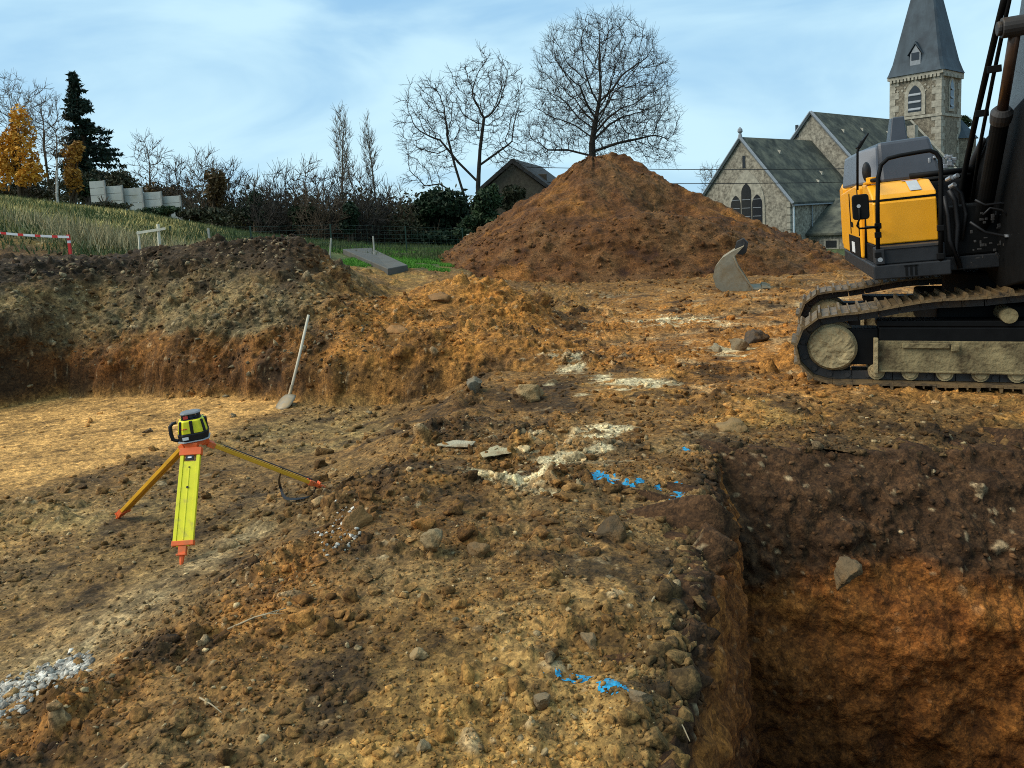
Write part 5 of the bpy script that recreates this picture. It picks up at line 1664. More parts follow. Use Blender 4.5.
def tree_mesh(nodes, par, tip, expo, seed, twigs=2, tlen=.6, trad=.014, lean=(0, 0, .2), rmax=None):
    """tapered limbs (pipe model) + twigs; returns two lists of (a, b, ra, rb): thick limbs and fine crown"""
    r = np.random.default_rng(seed)
    n = len(nodes); acc = np.zeros(n); kids = np.zeros(n, int)
    for i in range(n - 1, 0, -1):
        if acc[i] == 0: acc[i] = tip ** expo
        if par[i] >= 0:
            acc[par[i]] += acc[i]; kids[par[i]] += 1
    rad = acc ** (1 / expo)
    if rmax: rad = np.minimum(rad, rmax * (1 + .0 * rad))
    seg = []
    for i in range(n):
        if par[i] >= 0:
            seg.append((nodes[par[i]], nodes[i], min(rad[par[i]], rad[i] * 1.25), rad[i]))
    tw = []
    for i in range(1, n):
        if rad[i] < tip * 3.2:
            d0 = nodes[i] - nodes[par[i]]; d0 /= np.linalg.norm(d0) + 1e-9
            for _ in range(twigs + (2 if kids[i] == 0 else 0)):
                if r.uniform() < .35 and kids[i]: continue
                d = d0 * .8 + r.normal(size=3) * .55 + np.array(lean); d /= np.linalg.norm(d)
                L1 = tlen * r.uniform(.4, 1.1); m = nodes[i] + d * L1 * .5
                d2 = d + r.normal(size=3) * .3 + np.array(lean) * .5; d2 /= np.linalg.norm(d2)
                e = m + d2 * L1 * .5
                tw.append((nodes[i], m, trad, trad * .8)); tw.append((m, e, trad * .8, trad * .45))
                if r.uniform() < .6:
                    d3 = d + r.normal(size=3) * .6; d3 /= np.linalg.norm(d3)
                    tw.append((m, m + d3 * L1 * .4, trad * .7, trad * .4))
    return seg, tw


def seg_mesh(name, segs, m, parent, k=4):
    a = np.array([s[0] for s in segs]); b = np.array([s[1] for s in segs]); ra = np.array([s[2] for s in segs]); rb = np.array([s[3] for s in segs])
    ax = b - a; L_ = np.linalg.norm(ax, axis=1)[:, None] + 1e-9; ax = ax / L_
    a = a - ax * np.minimum(ra[:, None] * .3, L_ * .1)
    ref = np.where(np.abs(ax[:, 2:3]) < .9, np.array((0, 0, 1.0)), np.array((1.0, 0, 0)))
    u = np.cross(ax, ref); u /= np.linalg.norm(u, axis=1)[:, None] + 1e-9; w = np.cross(u, ax)
    n = len(segs); V = np.zeros((n, 2 * k, 3))
    for j in range(k):
        t = 2 * math.pi * j / k
        o = math.cos(t) * u + math.sin(t) * w
        V[:, j] = a + o * ra[:, None]; V[:, k + j] = b + o * rb[:, None]
    base = (np.arange(n) * 2 * k)[:, None]
    Fq = np.concatenate([base + np.array([[j, (j + 1) % k, k + (j + 1) % k, k + j]]) for j in range(k)])
    return npmesh(name, V.reshape(-1, 3), Fq, m, parent, smooth=k > 3)


def bare_tree(name, label, base, att, trunk, step, di, dk, tip=.02, expo=2.3, seed=0, m=None, thick=.05, twigs=2, tlen=.6, trad=.014, bias=(0, 0, .12), lean=(0, 0, .2), cat='tree', group=None, rmax=None, tm=None):
    """base: world point; att, trunk: world coordinates"""
    t = thing(name, label, cat, base, group)
    init, pars = [], []
    for pl in trunk:
        pl = [np.array(p, float) for p in pl]
        pts_ = []
        for a, b in zip(pl[:-1], pl[1:]):
            k = max(1, int(np.linalg.norm(b - a) / step))
            pts_ += [a + (b - a) * i / k for i in range(k)]
        pts_.append(pl[-1])
        if init:
            j = int(np.argmin([np.linalg.norm(pts_[0] - q) for q in init])); pars.append(j); init.append(pts_[0]); s0 = len(init) - 1
        else:
            init.append(pts_[0]); pars.append(-1); s0 = 0
        for q in pts_[1:]:
            pars.append(s0); init.append(q); s0 = len(init) - 1
    nodes, par = grow(att, init, pars, step, di, dk, bias=bias, seed=seed)
    seg, tw = tree_mesh(nodes - base, par, tip, expo, seed, twigs, tlen, trad, lean, rmax)
    big = [s for s in seg if s[3] > thick]; fine = [s for s in seg if s[3] <= thick]
    mm = m or m_bark
    if big: seg_mesh('trunk', big, tm or mm, t, 6)
    seg_mesh('crown', fine + tw, mm, t, 3)
    return t


def base_at(px, y, py=200):
    q = P(px, py, y=y); q[2] = terrain_base(np.array([q[0]], np.float32), np.array([y], np.float32))[0][0] - .05
    return q


r = np.random.default_rng(11)
# round bare tree behind the heap
Y = 47
b = base_at(594, Y)
fk = P(592, 143, y=Y)
A = np.concatenate([ell(1500, P(600, 88, y=Y), np.array((4.3, 4.0, 4.3)), r, .2), ell(450, P(640, 125, y=Y), np.array((2.4, 2.4, 2.0)), r), ell(220, P(560, 125, y=Y), np.array((2.2, 2.2, 1.6)), r), ell(120, P(660, 152, y=Y), np.array((1.2, 1.2, .9)), r, .1), ell(150, P(545, 150, y=Y), np.array((1.6, 1.6, 1.0)), r, .1)])
limbs = []
ldr = [fk, P(596, 118, y=Y + .2), P(601, 92, y=Y + .1), P(599, 62, y=Y)]
for k in range(14):
    a_ = k * 2.4 + r.normal() * .35; hgt_ = (k + .5) / 14
    st = ldr[0] + (ldr[2] - ldr[0]) * hgt_ * .85 + np.array((.03, 0, 0)) * (k % 2)
    out_ = np.array((math.cos(a_), math.sin(a_), 0))
    L_ = (3.6 - 1.9 * hgt_) * r.uniform(.75, 1.1)
    m1 = st + out_ * L_ * .38 + np.array((0, 0, L_ * .30)); m2 = st + out_ * L_ * .70 + np.array((0, 0, L_ * (.72 if k > 3 else .45)))
    limbs.append([st, m1, m2])
bare_tree('bare_tree', 'large round bare tree rising right behind the soil heap', b, A, [[b] + ldr] + limbs + [[P(592, 152, y=Y), P(618, 143, y=Y - .8), P(642, 138, y=Y - .8)], [P(592, 156, y=Y), P(568, 150, y=Y + .5), P(548, 150, y=Y + .5)]],
          .36, 2.2, .40, tip=.0125, expo=2.15, seed=3, twigs=5, tlen=.9, trad=.0085, bias=(0, 0, .22), lean=(0, 0, .40))
# spreading walnut like tree to its left
Y = 43
b = base_at(478, Y)
A = np.concatenate([ell(850, P(486, 100, y=Y), np.array((2.4, 2.2, 2.5)), r, .2), ell(700, P(432, 128, y=Y), np.array((2.0, 1.9, 2.9)), r, .2), ell(320, P(508, 148, y=Y), np.array((1.3, 1.3, 1.5)), r, .2), ell(60, P(420, 180, y=Y), np.array((1.2, .8, .4)), r, .1), ell(320, P(455, 112, y=Y), np.array((1.5, 1.3, 1.4)), r, .2)])
bare_tree('bare_tree', 'wide crooked bare tree with two stems above the dark evergreen bushes', b, A, [[b, P(478, 187, y=Y), P(480, 150, y=Y), P(484, 118, y=Y)], [P(476, 180, y=Y), P(458, 162, y=Y), P(440, 140, y=Y)], [b, P(463, 192, y=Y), P(455, 166, y=Y), P(447, 135, y=Y)], [P(480, 165, y=Y), P(498, 152, y=Y), P(508, 145, y=Y)], [b, P(462, 198, y=Y), P(440, 184, y=Y), P(425, 186, y=Y)]],
          .30, 2.0, .44, tip=.013, expo=2.1, seed=5, twigs=4, tlen=.65, trad=.0095, bias=(0, 0, .03), lean=(0, 0, .05))
# two poplars
for px, pyt, wd_, lb, sd in ((342, 114, 11, 'taller left hand bare poplar with a narrow upright crown', 21), (375, 120, 9, 'slimmer right hand bare poplar leaning slightly left', 22)):
    Y = 57; lean_ = -5 if sd == 22 else 1
    b = base_at(px + 2, Y)
    A = np.concatenate([ell(950, P(px + lean_, pyt + 42, y=Y), np.array((wd_ * .048, wd_ * .048, 3.2)), r, .0), ell(60, P(px + lean_ * 1.4, pyt + 12, y=Y), np.array((wd_ * .03, wd_ * .03, 1.0)), r, 0)])
    bare_tree('poplar', lb, b, A, [[b, P(px, pyt + 75, y=Y), P(px + lean_ * 1.3, pyt + 15, y=Y)]], .32, 1.2, .3, tip=.013, expo=2.2, seed=sd, twigs=4, tlen=.9, trad=.014, bias=(0, 0, 1.0), lean=(0, 0, 1.0), m=m_bark3, group='bare poplars')
# bare trees on the slope at the far left
for k, (px, cy, wd_, ht, Y, lb, mm) in enumerate(((12, 112, 24, 34, 54, 'leafless grey tree at the left edge above the yellow tree', m_bark3), (44, 125, 20, 36, 52, 'leafless twiggy tree between the yellow tree and the dark conifer', m_bark2),
                                              (150, 165, 16, 28, 48, 'small leafless tree fanning out behind the concrete panels', m_bark2), (712, 182, 13, 18, 72, 'small pale leafless tree between the heap and the church', m_bark3))):
    b = base_at(px + 2, Y, cy + ht)
    s = Y / F
    A = ell(380, P(px, cy, y=Y), np.array((wd_ * s, wd_ * s, ht * s)), r, .1)
    bare_tree('bare_tree', lb, b, A, [[b, P(px, cy + ht * .6, y=Y), P(px, cy, y=Y)]], .35, 2.2, .42, tip=.013, expo=2.2, seed=31 + k, twigs=3, tlen=.8, trad=.013, m=mm, bias=(0, 0, .35), lean=(0, 0, .4))
b = base_at(57, 41, 200)
mbk = [P(57, y_, y=41) for y_ in (196, 165, 138)]
A = ell(120, P(57, 145, y=41), np.array((.7, .7, 1.4)), r, 0)
bare_tree('birch_tree', 'thin pale birch stem standing between the yellow tree and the orange tree', b, A, [[b] + mbk], .3, 1.8, .4, tip=.018, seed=41, tlen=.6, trad=.015, m=m_bark2, tm=m_birch, bias=(0, 0, .5))

# ------------------------------------------------------------------ leaves
def leaf_mat(name, col, var=.5):
    m = mat(name, col, rough=.7, var=var, vscale=1.1, spec=.25)
    return m


def leaves(name, centers, size, m, parent, seed, stretch=1.6, droop=0):
    r = np.random.default_rng(seed)
    n = len(centers)
    u = r.normal(size=(n, 3)); u[:, 2] -= droop; u /= np.linalg.norm(u, axis=1)[:, None]
    w = np.cross(u, r.normal(size=(n, 3))); w /= np.linalg.norm(w, axis=1)[:, None]
    s = size * r.uniform(.55, 1.3, (n, 1))
    V = np.stack([centers - u * s * stretch * .5, centers + w * s * .35, centers + u * s * stretch * .5, centers - w * s * .35], 1)
    return npmesh(name, V.reshape(-1, 3), np.arange(n * 4).reshape(-1, 4), m, parent, smooth=False)


def clump_points(n, lumps, r, shell=.55):
    vol = np.array([l[1][0] * l[1][1] * l[1][2] for l in lumps]); pr_ = vol ** .75 / (vol ** .75).sum()
    out = []
    for (c, rad), p in zip(lumps, pr_):
        k = int(n * p)
        q = ell(k, np.zeros(3), np.ones(3), r, shell)
        nz = vnoise(q[:, 0] * 2.3 + c[0], q[:, 1] * 2.3 + c[1], q[:, 2] * 2.3 + c[2], 801)
        q = q * (1 + .28 * nz)[:, None]
        keep_ = vnoise(q[:, 0] * 3.1 + c[0], q[:, 1] * 3.1 + c[1], q[:, 2] * 3.1 + c[2], 803) > -.32
        out.append(c + q[keep_] * np.array(rad))
    return np.concatenate(out)


def lump_set(px, py, wpx, hpx, Y, k, r, sub=.5):
    s = Y / F; out = []
    for i in range(k):
        a = r.uniform(0, 6.28); q = r.uniform(0, 1) ** .5
        c = P(px + math.cos(a) * q * wpx * .62, py + math.sin(a) * q * hpx * .62, y=Y + r.uniform(-.5, .5) * wpx * s)
        f = r.uniform(.30, .55)
        out.append((c, (wpx * s * f * 1.1, wpx * s * f, hpx * s * f)))
    return out


m_yl = leaf_mat('yellow_leaves', (.52, .25, .025))
m_ol = leaf_mat('orange_leaves', (.34, .165, .025))
m_ev = leaf_mat('evergreen_leaves', (.014, .028, .010))
m_ev2 = leaf_mat('bush_leaves', (.022, .040, .013))
m_fir = leaf_mat('fir_needles', (.012, .026, .015))
m_br = leaf_mat('bramble_leaves', (.034, .034, .014))
m_rb = leaf_mat('russet_leaves', (.085, .052, .018))


def leafy(name, label, cat, px, base_py, Y, lumps, n, size, m, seed, stem_px=None, group=None, stems=3, shell=.5, bark=None):
    r = np.random.default_rng(seed)
    b = base_at(px, Y, base_py)
    t = thing(name, label, cat, b, group)
    pts_ = clump_points(n, lumps, r, shell) - b
    leaves('crown', pts_, size, m, t, seed)
    segs = []
    for k in range(stems):
        p = np.array((r.normal() * .08, r.normal() * .08, 0)); c, rad = lumps[r.integers(len(lumps))]; e = c - b
        prev = p
        for f in (.25, .5, .75, 1):
            q = p + (e - p) * f + np.array((0, 0, .25 * math.sin(f * 3.1) * abs(e[2]) * .3)) + r.normal(size=3) * .06
            segs.append((prev, q, .09 * (1.1 - f) + .02, .09 * (.85 - f * .8) + .02)); prev = q
        for i in range(14):
            f = r.uniform(.4, 1); a = p + (e - p) * f; d = r.normal(size=3); d[2] = abs(d[2]) * .8; d /= np.linalg.norm(d)
            segs.append((a, a + d * rad[0] * r.uniform(.5, 1.1), .022, .010))
    seg_mesh('trunk', segs, bark or m_bark2, t, 4)
    return t


r = np.random.default_rng(77)
leafy('yellow_tree', 'broad tree in yellow autumn leaf at the left edge', 'tree', 20, 200, 42, lump_set(18, 130, 20, 30, 42, 7, r) + lump_set(22, 168, 24, 20, 42, 7, r) + lump_set(-6, 160, 22, 32, 42, 5, r), 6500, .15, m_yl, 51, stems=6)
leafy('orange_tree', 'smaller rounded tree in thinning orange leaf below the dark conifer', 'tree', 72, 206, 43, lump_set(74, 152, 13, 14, 43, 6, r) + lump_set(72, 175, 14, 20, 43, 5, r), 2300, .15, m_ol, 52, stems=6)
for (px, by, Y, lumps, n, sz_, mm, lb, sd) in (
        (440, 246, 40, lump_set(440, 216, 30, 27, 40, 12, r) + lump_set(440, 238, 32, 9, 39, 6, r), 10500, .17, m_ev, 'dark rounded evergreen bush below the crooked bare tree', 61),
        (490, 243, 38, lump_set(489, 213, 23, 26, 38, 9, r) + lump_set(482, 237, 24, 9, 38, 5, r), 7500, .17, m_ev2, 'green evergreen bush against the left foot of the soil heap', 62),
        (410, 246, 42, lump_set(408, 222, 17, 17, 42, 6, r), 2800, .16, m_ev, 'low dark evergreen bush left of the rounded evergreen bush', 63),
        (463, 238, 37, lump_set(465, 228, 18, 13, 37, 5, r), 2400, .16, m_ev2, 'low green bush in the gap between the two evergreen bushes', 64),
        (372, 244, 44, lump_set(376, 222, 15, 14, 44, 5, r), 1800, .15, m_br, 'brownish low bush at the foot of the slimmer poplar', 65),
        (214, 222, 38, lump_set(214, 186, 15, 26, 38, 6, r), 2600, .14, m_rb, 'russet brown leafy shrub right of the concrete panels', 66),
        (200, 224, 35, lump_set(206, 213, 30, 9, 35, 8, r), 3000, .13, m_br, 'wide low bramble thicket in front of the russet shrub', 67),
        (110, 196, 47, lump_set(112, 184, 24, 16, 47, 8, r), 2600, .15, m_br, 'dark low bush behind the top of the concrete panels', 68),
        (165, 196, 46, lump_set(164, 193, 22, 16, 46, 8, r), 2600, .15, m_rb, 'brown low bush behind the lower concrete panels', 69),
        (30, 204, 41, lump_set(24, 190, 34, 13, 44, 9, r), 3200, .14, m_br, 'dark undergrowth bush under the yellow tree', 70),
        (84, 206, 42, lump_set(84, 191, 20, 14, 44, 7, r), 2600, .14, m_ev2, 'dark green bush at the left end of the concrete panels', 71),
        (256, 240, 37, lump_set(256, 212, 13, 18, 37, 5, r), 2200, .14, m_ev, 'dark green bush at the left end of the leafless thicket', 74),
        (303, 240, 36, lump_set(303, 214, 15, 16, 36, 5, r), 2200, .14, m_ev2, 'dull green bush low in the middle of the leafless thicket', 75),
        (350, 242, 35, lump_set(350, 216, 14, 17, 35, 5, r), 2200, .14, m_ev, 'dark green bush below the taller poplar', 76),
        (112, 214, 36, lump_set(110, 206, 22, 6, 36, 7, r), 1800, .12, m_br, 'low brown brambles before the upper concrete panels', 77),
        (160, 220, 35, lump_set(158, 213, 24, 7, 35, 7, r), 2200, .12, m_ev2, 'low green brambles before the lower concrete panels', 78),
        (518, 235, 44, lump_set(516, 200, 20, 18, 44, 7, r), 3000, .17, m_br, 'brown tangled bush in front of the old house', 79),
        (820, 258, 50, lump_set(815, 243, 12, 7, 50, 4, r), 700, .13, m_br, 'small dark shrub at the foot of the church wall', 72),
        (962, 128, 90, lump_set(966, 122, 7, 9, 90, 4, r), 500, .3, m_ev, 'dark treetop beside the church tower', 73)):
    leafy('shrub', lb, 'shrub', px, by, Y, lumps, n, sz_, mm, sd, stems=4)

# thicket of leafless shrubs between the slope and the poplars
for k, (px, pyt, wd_, Y, lb) in enumerate(((180, 158, 17, 44, 'leafless shrub with pale upright twigs above the concrete panels'), (205, 148, 18, 42, 'leafless shrub with a fanned top beside the russet shrub'), (232, 160, 17, 40, 'leafless twiggy shrub right of the russet shrub'),
                                      (258, 172, 17, 39, 'low leafless shrub at the end of the grassy slope'), (285, 165, 18, 38, 'leafless shrub with long arching twigs left of the thicket'), (308, 160, 18, 37, 'tall leafless shrub left of the taller poplar'),
                                      (330, 168, 17, 36, 'dense dark leafless shrub in front of the taller poplar'), (352, 160, 18, 37, 'leafless shrub standing between the two poplars'), (378, 178, 16, 38, 'leafless shrub in front of the slimmer poplar'), (398, 186, 14, 40, 'small leafless shrub right of the slimmer poplar'),
                                      (270, 190, 22, 36, 'dense brown leafless bush low at the left of the thicket'), (322, 192, 24, 35, 'dense brown leafless bush low in the middle of the thicket'), (362, 196, 22, 36, 'dense brown leafless bush low at the right of the thicket'))):
    gy_ = 240 if px > 240 else 222
    b = base_at(px, Y, gy_); s = Y / F
    h_ = gy_ - pyt
    A = np.concatenate([ell(420, P(px, pyt + h_ * .55, y=Y), np.array((wd_ * s, wd_ * s, h_ * .5 * s)), r, .1)])
    stems_ = [[b + np.array((r.normal() * .3, r.normal() * .3, 0)), P(px + r.normal() * wd_ * .5, pyt + h_ * r.uniform(.35, .7), y=Y + r.normal() * .4)] for _ in range(6)]
    bare_tree('bare_shrub', lb, b, A, stems_, .32, 1.6, .36, tip=.014, expo=2.4, seed=90 + k, twigs=4, tlen=.8, trad=.013, m=(m_bark, m_bark2)[k % 2], bias=(0, 0, .2), lean=(0, 0, .45), cat='shrub', group='leafless shrubs of the thicket', thick=.04)

# dark undergrowth that fills the foot of the thicket
cs_ = []
for k in range(90):
    px = 215 + 200 * k / 89; Y = 38 + 5 * r.uniform()
    c = P(px, 226 + r.normal() * 9, y=Y); cs_.append((c, (.8, .8, .8)))
    c = c.copy(); c[2] = terrain_base(np.array([c[0]], np.float32), np.array([Y], np.float32))[0][0] + .5; cs_.append((c, (1.1, .9, .9)))
for k in range(30):
    c = P(-30 + 160 * k / 29, 180 + 14 * r.uniform(), y=49); cs_.append((c, (1.3, .8, 1.1)))
for k in range(24):
    c = P(385 + 110 * k / 23, 234, y=41); c[2] = terrain_base(np.array([c[0]], np.float32), np.array([41], np.float32))[0][0] + .5 + .7 * r.uniform(); cs_.append((c, (.9, .6, .9)))
q = clump_points(36000, cs_, r, .3)
o = leaves('undergrowth', q, .13, m_br, None, 95)
tag(o, 'dark tangled undergrowth along the foot of the leafless thicket', 'undergrowth', kind='stuff')
cs_ = []
for k in range(150):
    px = -60 + 820 * k / 149 + r.normal() * 5; Y = 75 + 20 * r.uniform()
    c = P(px, 200 if px < 300 else 218, y=Y); c[2] = terrain_base(np.array([c[0]], np.float32), np.array([Y], np.float32))[0][0] + 1.2
    cs_.append((c, (2.6, 2.2, 2.2 + 1.8 * r.uniform())))
o = leaves('far_wood', clump_points(30000, cs_, r, .2), .42, m_br, None, 96)
tag(o, 'far dark belt of trees closing the view behind the gardens', 'wood', kind='stuff')

# conifer
Y = 54
b = base_at(90, Y, 190); s = Y / F
con = thing('conifer', 'tall dark conifer leaning left above the orange tree', 'tree', b)
tp = P(72, 74, y=Y); bt = P(92, 190, y=Y)
segs = [(b - b + np.array((0, 0, 0)), bt - b, .22, .2), (bt - b, (bt + tp) / 2 - b, .2, .12), ((bt + tp) / 2 - b, tp - b, .12, .02)]
pts_ = []
for i in range(23):
    f = i / 22; c = tp + (bt - tp) * f
    R = (1.2 + 34 * f ** .95) * s * (1 if f < .93 else .8)
    for k in range(7):
        if r.uniform() < .12: continue
        a = r.uniform(0, 6.28); L_ = R * r.uniform(.6, 1.2) * (1.15 if math.cos(a) > 0 else .9)
        d = np.array((math.cos(a), math.sin(a), .0))
        e = c + d * L_ + np.array((0, 0, .18 * L_ - .30 * L_ * f))
        segs.append((c - b, e - b, .035, .012))
        nn_ = int(16 + 40 * L_)
        t = r.uniform(.12, 1.03, nn_)
        pts_.append(c + (e - c) * t[:, None] + r.normal(size=(nn_, 3)) * np.array((.10, .10, .05)) * (1.2 - .5 * t[:, None]) - np.array((0, 0, 1)) * (.10 * np.abs(r.normal(size=(nn_, 1)))))
seg_mesh('trunk', segs, m_bark2, con, 5)
leaves('crown', np.concatenate(pts_) - b, .20, m_fir, con, 97, stretch=2.2, droop=.4)

# ------------------------------------------------------------------ concrete panel fence stepping down the slope
m_con = mat('concrete_panel', (.34, .36, .34), rough=.85, var=.22, vscale=3, dirt=(.22, .23, .19), dscale=1.5, damt=.4)
m_con2 = mat('grey_concrete', (.26, .26, .24), rough=.85, var=.2, vscale=4, dirt=(.17, .15, .11), dscale=2, damt=.35)
Y = 40
b0 = P(95, 206, y=Y)
pf = thing('panel_fence', 'stepped fence of pale concrete panels running down the slope', 'fence', b0)
for (x0, x1, y0, y1) in ((91, 104, 181, 199), (105, 122, 186, 206), (124, 142, 188, 208), (144, 161, 192, 212), (163, 180, 196, 214)):
    a, b = P(x0, y1, y=Y), P(x1, y0, y=Y)
    zt = (b[2] + P(x0, y0, y=Y)[2]) / 2
    zlo = min(a[2], b[2]) - 1.0
    zlo = a[2] - .9
    f3 = lambda v, a=a: np.array((v[0], Y + v[1] - (v[0] - a[0]) * .15, v[2])) - b0
    n3 = 5; pn = None
    mb = MB()
    for i in range(n3):
        z0 = zlo + (zt - zlo) * i / n3; z1 = zlo + (zt - zlo) * (i + 1) / n3
        mb.box((a[0], 0, z0 + .008), (b[0], .05, z1 - .008), f3)
    mb.build('panel', m_con, pf, bevel=.006)
    mb = MB(); mb.box((b[0] + .005, -.03, zlo - .4), (b[0] + .09, .08, zt + .02), f3); mb.build('post', m_con2, pf, bevel=.006)
Y = 42; b0 = P(246, 212, y=Y)
pf2 = thing('panel_fence', 'short piece of pale concrete fence half hidden by the leafless shrubs', 'fence', b0)
a, b = P(240, 216, y=Y) - b0, P(262, 204, y=Y) - b0
mb = MB()
for i in range(2): mb.box((a[0], 0, a[2] - .4 + (b[2] - a[2] + .4) * i / 2 + .01), (b[0], .05, a[2] - .4 + (b[2] - a[2] + .4) * (i + 1) / 2 - .01))
mb.build('panel', m_con, pf2, bevel=.006)
for x_ in (a[0] - .1, b[0] + .01):
    mb = MB(); mb.box((x_, -.03, a[2] - 1.0), (x_ + .09, .08, b[2] + .03)); mb.build('post', m_con2, pf2, bevel=.006)

# ------------------------------------------------------------------ grey slab behind the bank


def fpoint(px, py, y0=16.0):
    y = y0
    while y < 60:
        q = P(px, py, y=y)
        if q[2] <= terrain_base(np.array([q[0]], np.float32), np.array([q[1]], np.float32))[0][0]: return q
        y += .05
    return q


sl_ = [fpoint(343, 254) , fpoint(371, 252), fpoint(408, 271), fpoint(388, 275)]
sl_ = [p + np.array((0, 0, .16)) for p in sl_]
c_ = sum(sl_) / 4
mb = MB(); mb.add([p - c_ for p in sl_] + [p - c_ - np.array((0, 0, 1.0)) for p in sl_], [(3, 2, 1, 0), (4, 5, 6, 7), (0, 1, 5, 4), (1, 2, 6, 5), (2, 3, 7, 6), (3, 0, 4, 7)])
o = mb.build('concrete_slab', mat('dark_concrete', (.085, .082, .07), rough=.85, var=.25, vscale=3, dirt=(.09, .07, .045), dscale=1.5), bevel=.02); o.location = tuple(c_)
tag(o, 'flat grey concrete slab sloping down behind the left bank', 'concrete slab')

# ------------------------------------------------------------------ wire fence, stakes, barrier tape, batter board
m_fp = mat('green_metal', (.018, .045, .030), rough=.5, var=.2, vscale=6)
m_tape = mat('tape_white', (.70, .68, .66), rough=.6, var=.1)
m_tred = mat('tape_red', (.62, .035, .03), rough=.6, var=.1)
m_wood = mat('sawn_wood', (.62, .58, .44), rough=.8, var=.2, vscale=10)
m_wood2 = mat('weathered_stake', (.36, .34, .28), rough=.85, var=.25, vscale=8)
FYs = [(-60, 19), (5, 19), (92, 20), (170, 22), (250, 24), (330, 27), (405, 30), (462, 32)]
tops = [(-60, 214), (5, 222), (92, 224), (170, 226), (250, 226), (330, 224), (405, 226), (462, 228)]
fp0 = P(5, 250, y=19)
fn = thing('wire_fence', 'dark green wire fence running along the field behind the banks', 'fence', fp0)
tp_ = [P(a, c, y=b) for (a, b), (_, c) in zip(FYs, tops)]
for p in tp_:
    zg = terrain_base(np.array([p[0]], np.float32), np.array([p[1]], np.float32))[0][0] - .2
    mb = MB(); mb.box((p[0] - .022, p[1] - .022, zg), (p[0] + .022, p[1] + .022, p[2]), lambda v: np.array(v) - fp0); mb.build('post', m_fp, fn)
mb = MB()
for a, b in zip(tp_[:-1], tp_[1:]):
    for k in range(8): 
        dz = np.array((0, 0, -.03 - .15 * k)); mb.tube([a + dz - fp0, b + dz - fp0], .0035, 3, cap=False)
    n_v = int(np.linalg.norm(b - a) / .28)
    for k in range(n_v):
        p = a + (b - a) * k / n_v - fp0; mb.tube([p, p - np.array((0, 0, 1.1))], .003, 3, cap=False)
mb.build('wire_mesh', m_fp, fn)

# red and white tape from beyond the frame to its post
pa = [P(-40, 228, y=13.2), P(0, 231, y=13.2), P(20, 233, y=13.2), P(45, 235.2, y=13.2), P(69, 237, y=13.2)]
t0_ = P(70, 250, y=13.25)
tpo = thing('tape_post', 'short red and white striped post holding the end of the barrier tape', 'post', t0_)
pt_ = P(70, 234.5, y=13.25)
mb = MB(); mb.box((-.02, -.02, -.2), (.02, .02, (pt_ - t0_)[2] * .45)); mb.build('stake', m_tred, tpo)
mb = MB(); mb.box((-.02, -.02, (pt_ - t0_)[2] * .45), (.02, .02, (pt_ - t0_)[2] * .62)); mb.build('stripe', m_tape, tpo)
mb = MB(); mb.box((-.021, -.021, (pt_ - t0_)[2] * .62), (.021, .021, (pt_ - t0_)[2])); mb.build('tip', m_tred, tpo)
wt, rd = MB(), MB()
a0 = pa[0]
full = [pa[0] + (pa[-1] - pa[0]) * t + np.array((0, 0, -.03 * math.sin(t * 3.14))) for t in np.linspace(0, 1, 20)]
for k in range(19):
    a, b = full[k] - a0, full[k + 1] - a0
    h_ = np.array((0, 0, .020))
    (rd if k % 3 == 1 else wt).add([a - h_, b - h_, b + h_, a + h_, a - h_ + (0, .003, 0), b - h_ + (0, .003, 0), b + h_ + (0, .003, 0), a + h_ + (0, .003, 0)], [(0, 1, 2, 3), (7, 6, 5, 4), (0, 4, 5, 1), (3, 2, 6, 7)])
bt_ = thing('barrier_tape', 'red and white barrier tape stretched over the left bank', 'tape', a0)
wt.build('tape', m_tape, bt_); rd.build('red_stripe', m_tred, bt_)

Y = 13.4
c0 = P(159, 252, y=Y)
bb = thing('batter_board', 'pale wooden setting out board on two stakes at the bank top', 'batter board', c0)
for (xa, ya, xb, yb, wr_) in ((158, 224, 160, 254, .028), (138.5, 231, 140, 254, .020)):
    a, b = P(xa, ya, y=Y) - c0, P(xb, yb, y=Y) - c0
    mb = MB(); mb.tube([b, a], wr_, 4); mb.build('stake', m_wood, bb)
a, b = P(136.5, 233, y=Y - .04) - c0, P(165, 228.5, y=Y - .04) - c0
mb = MB(); h_ = np.array((0, 0, .022)); d_ = np.array((0, .02, 0))
mb.add([a - h_, b - h_, b + h_, a + h_, a - h_ + d_, b - h_ + d_, b + h_ + d_, a + h_ + d_], [(3, 2, 1, 0), (4, 5, 6, 7), (0, 1, 5, 4), (1, 2, 6, 5), (2, 3, 7, 6), (3, 0, 4, 7)])
mb.build('crossboard', m_wood, bb)
for (px, pt, pb, Y, lb, mm, w_) in ((468, 234, 250, 26, 'short white stake at the left foot of the soil heap', m_wood, .055), (373, 236, 262, 24, 'thin grey stake standing in the grass behind the slab', m_wood2, .03), (331, 238, 252, 22, 'thin leaning stake behind the top of the bank', m_wood2, .03), (208, 228, 243, 17, 'stub of a pale post among dead grass at the bank top', m_wood2, .03)):
    a = P(px + (2 if px != 331 else -3), pb, y=Y); b = P(px, pt, y=Y)
    mb = MB(); mb.tube([a - a - (0, 0, .4), b - a], [w_, w_ * .9], 5); o = mb.build('stake', mm); o.location = tuple(a); tag(o, lb, 'stake')
a = P(447, 262, y=25); b = P(467, 246, y=26)
mb = MB(); mb.tube([a - a, b - a], .035, 5); o = mb.build('wooden_pole', m_wood2); o.location = tuple(a); tag(o, 'thin grey pole leaning on the white stake by the heap', 'pole')

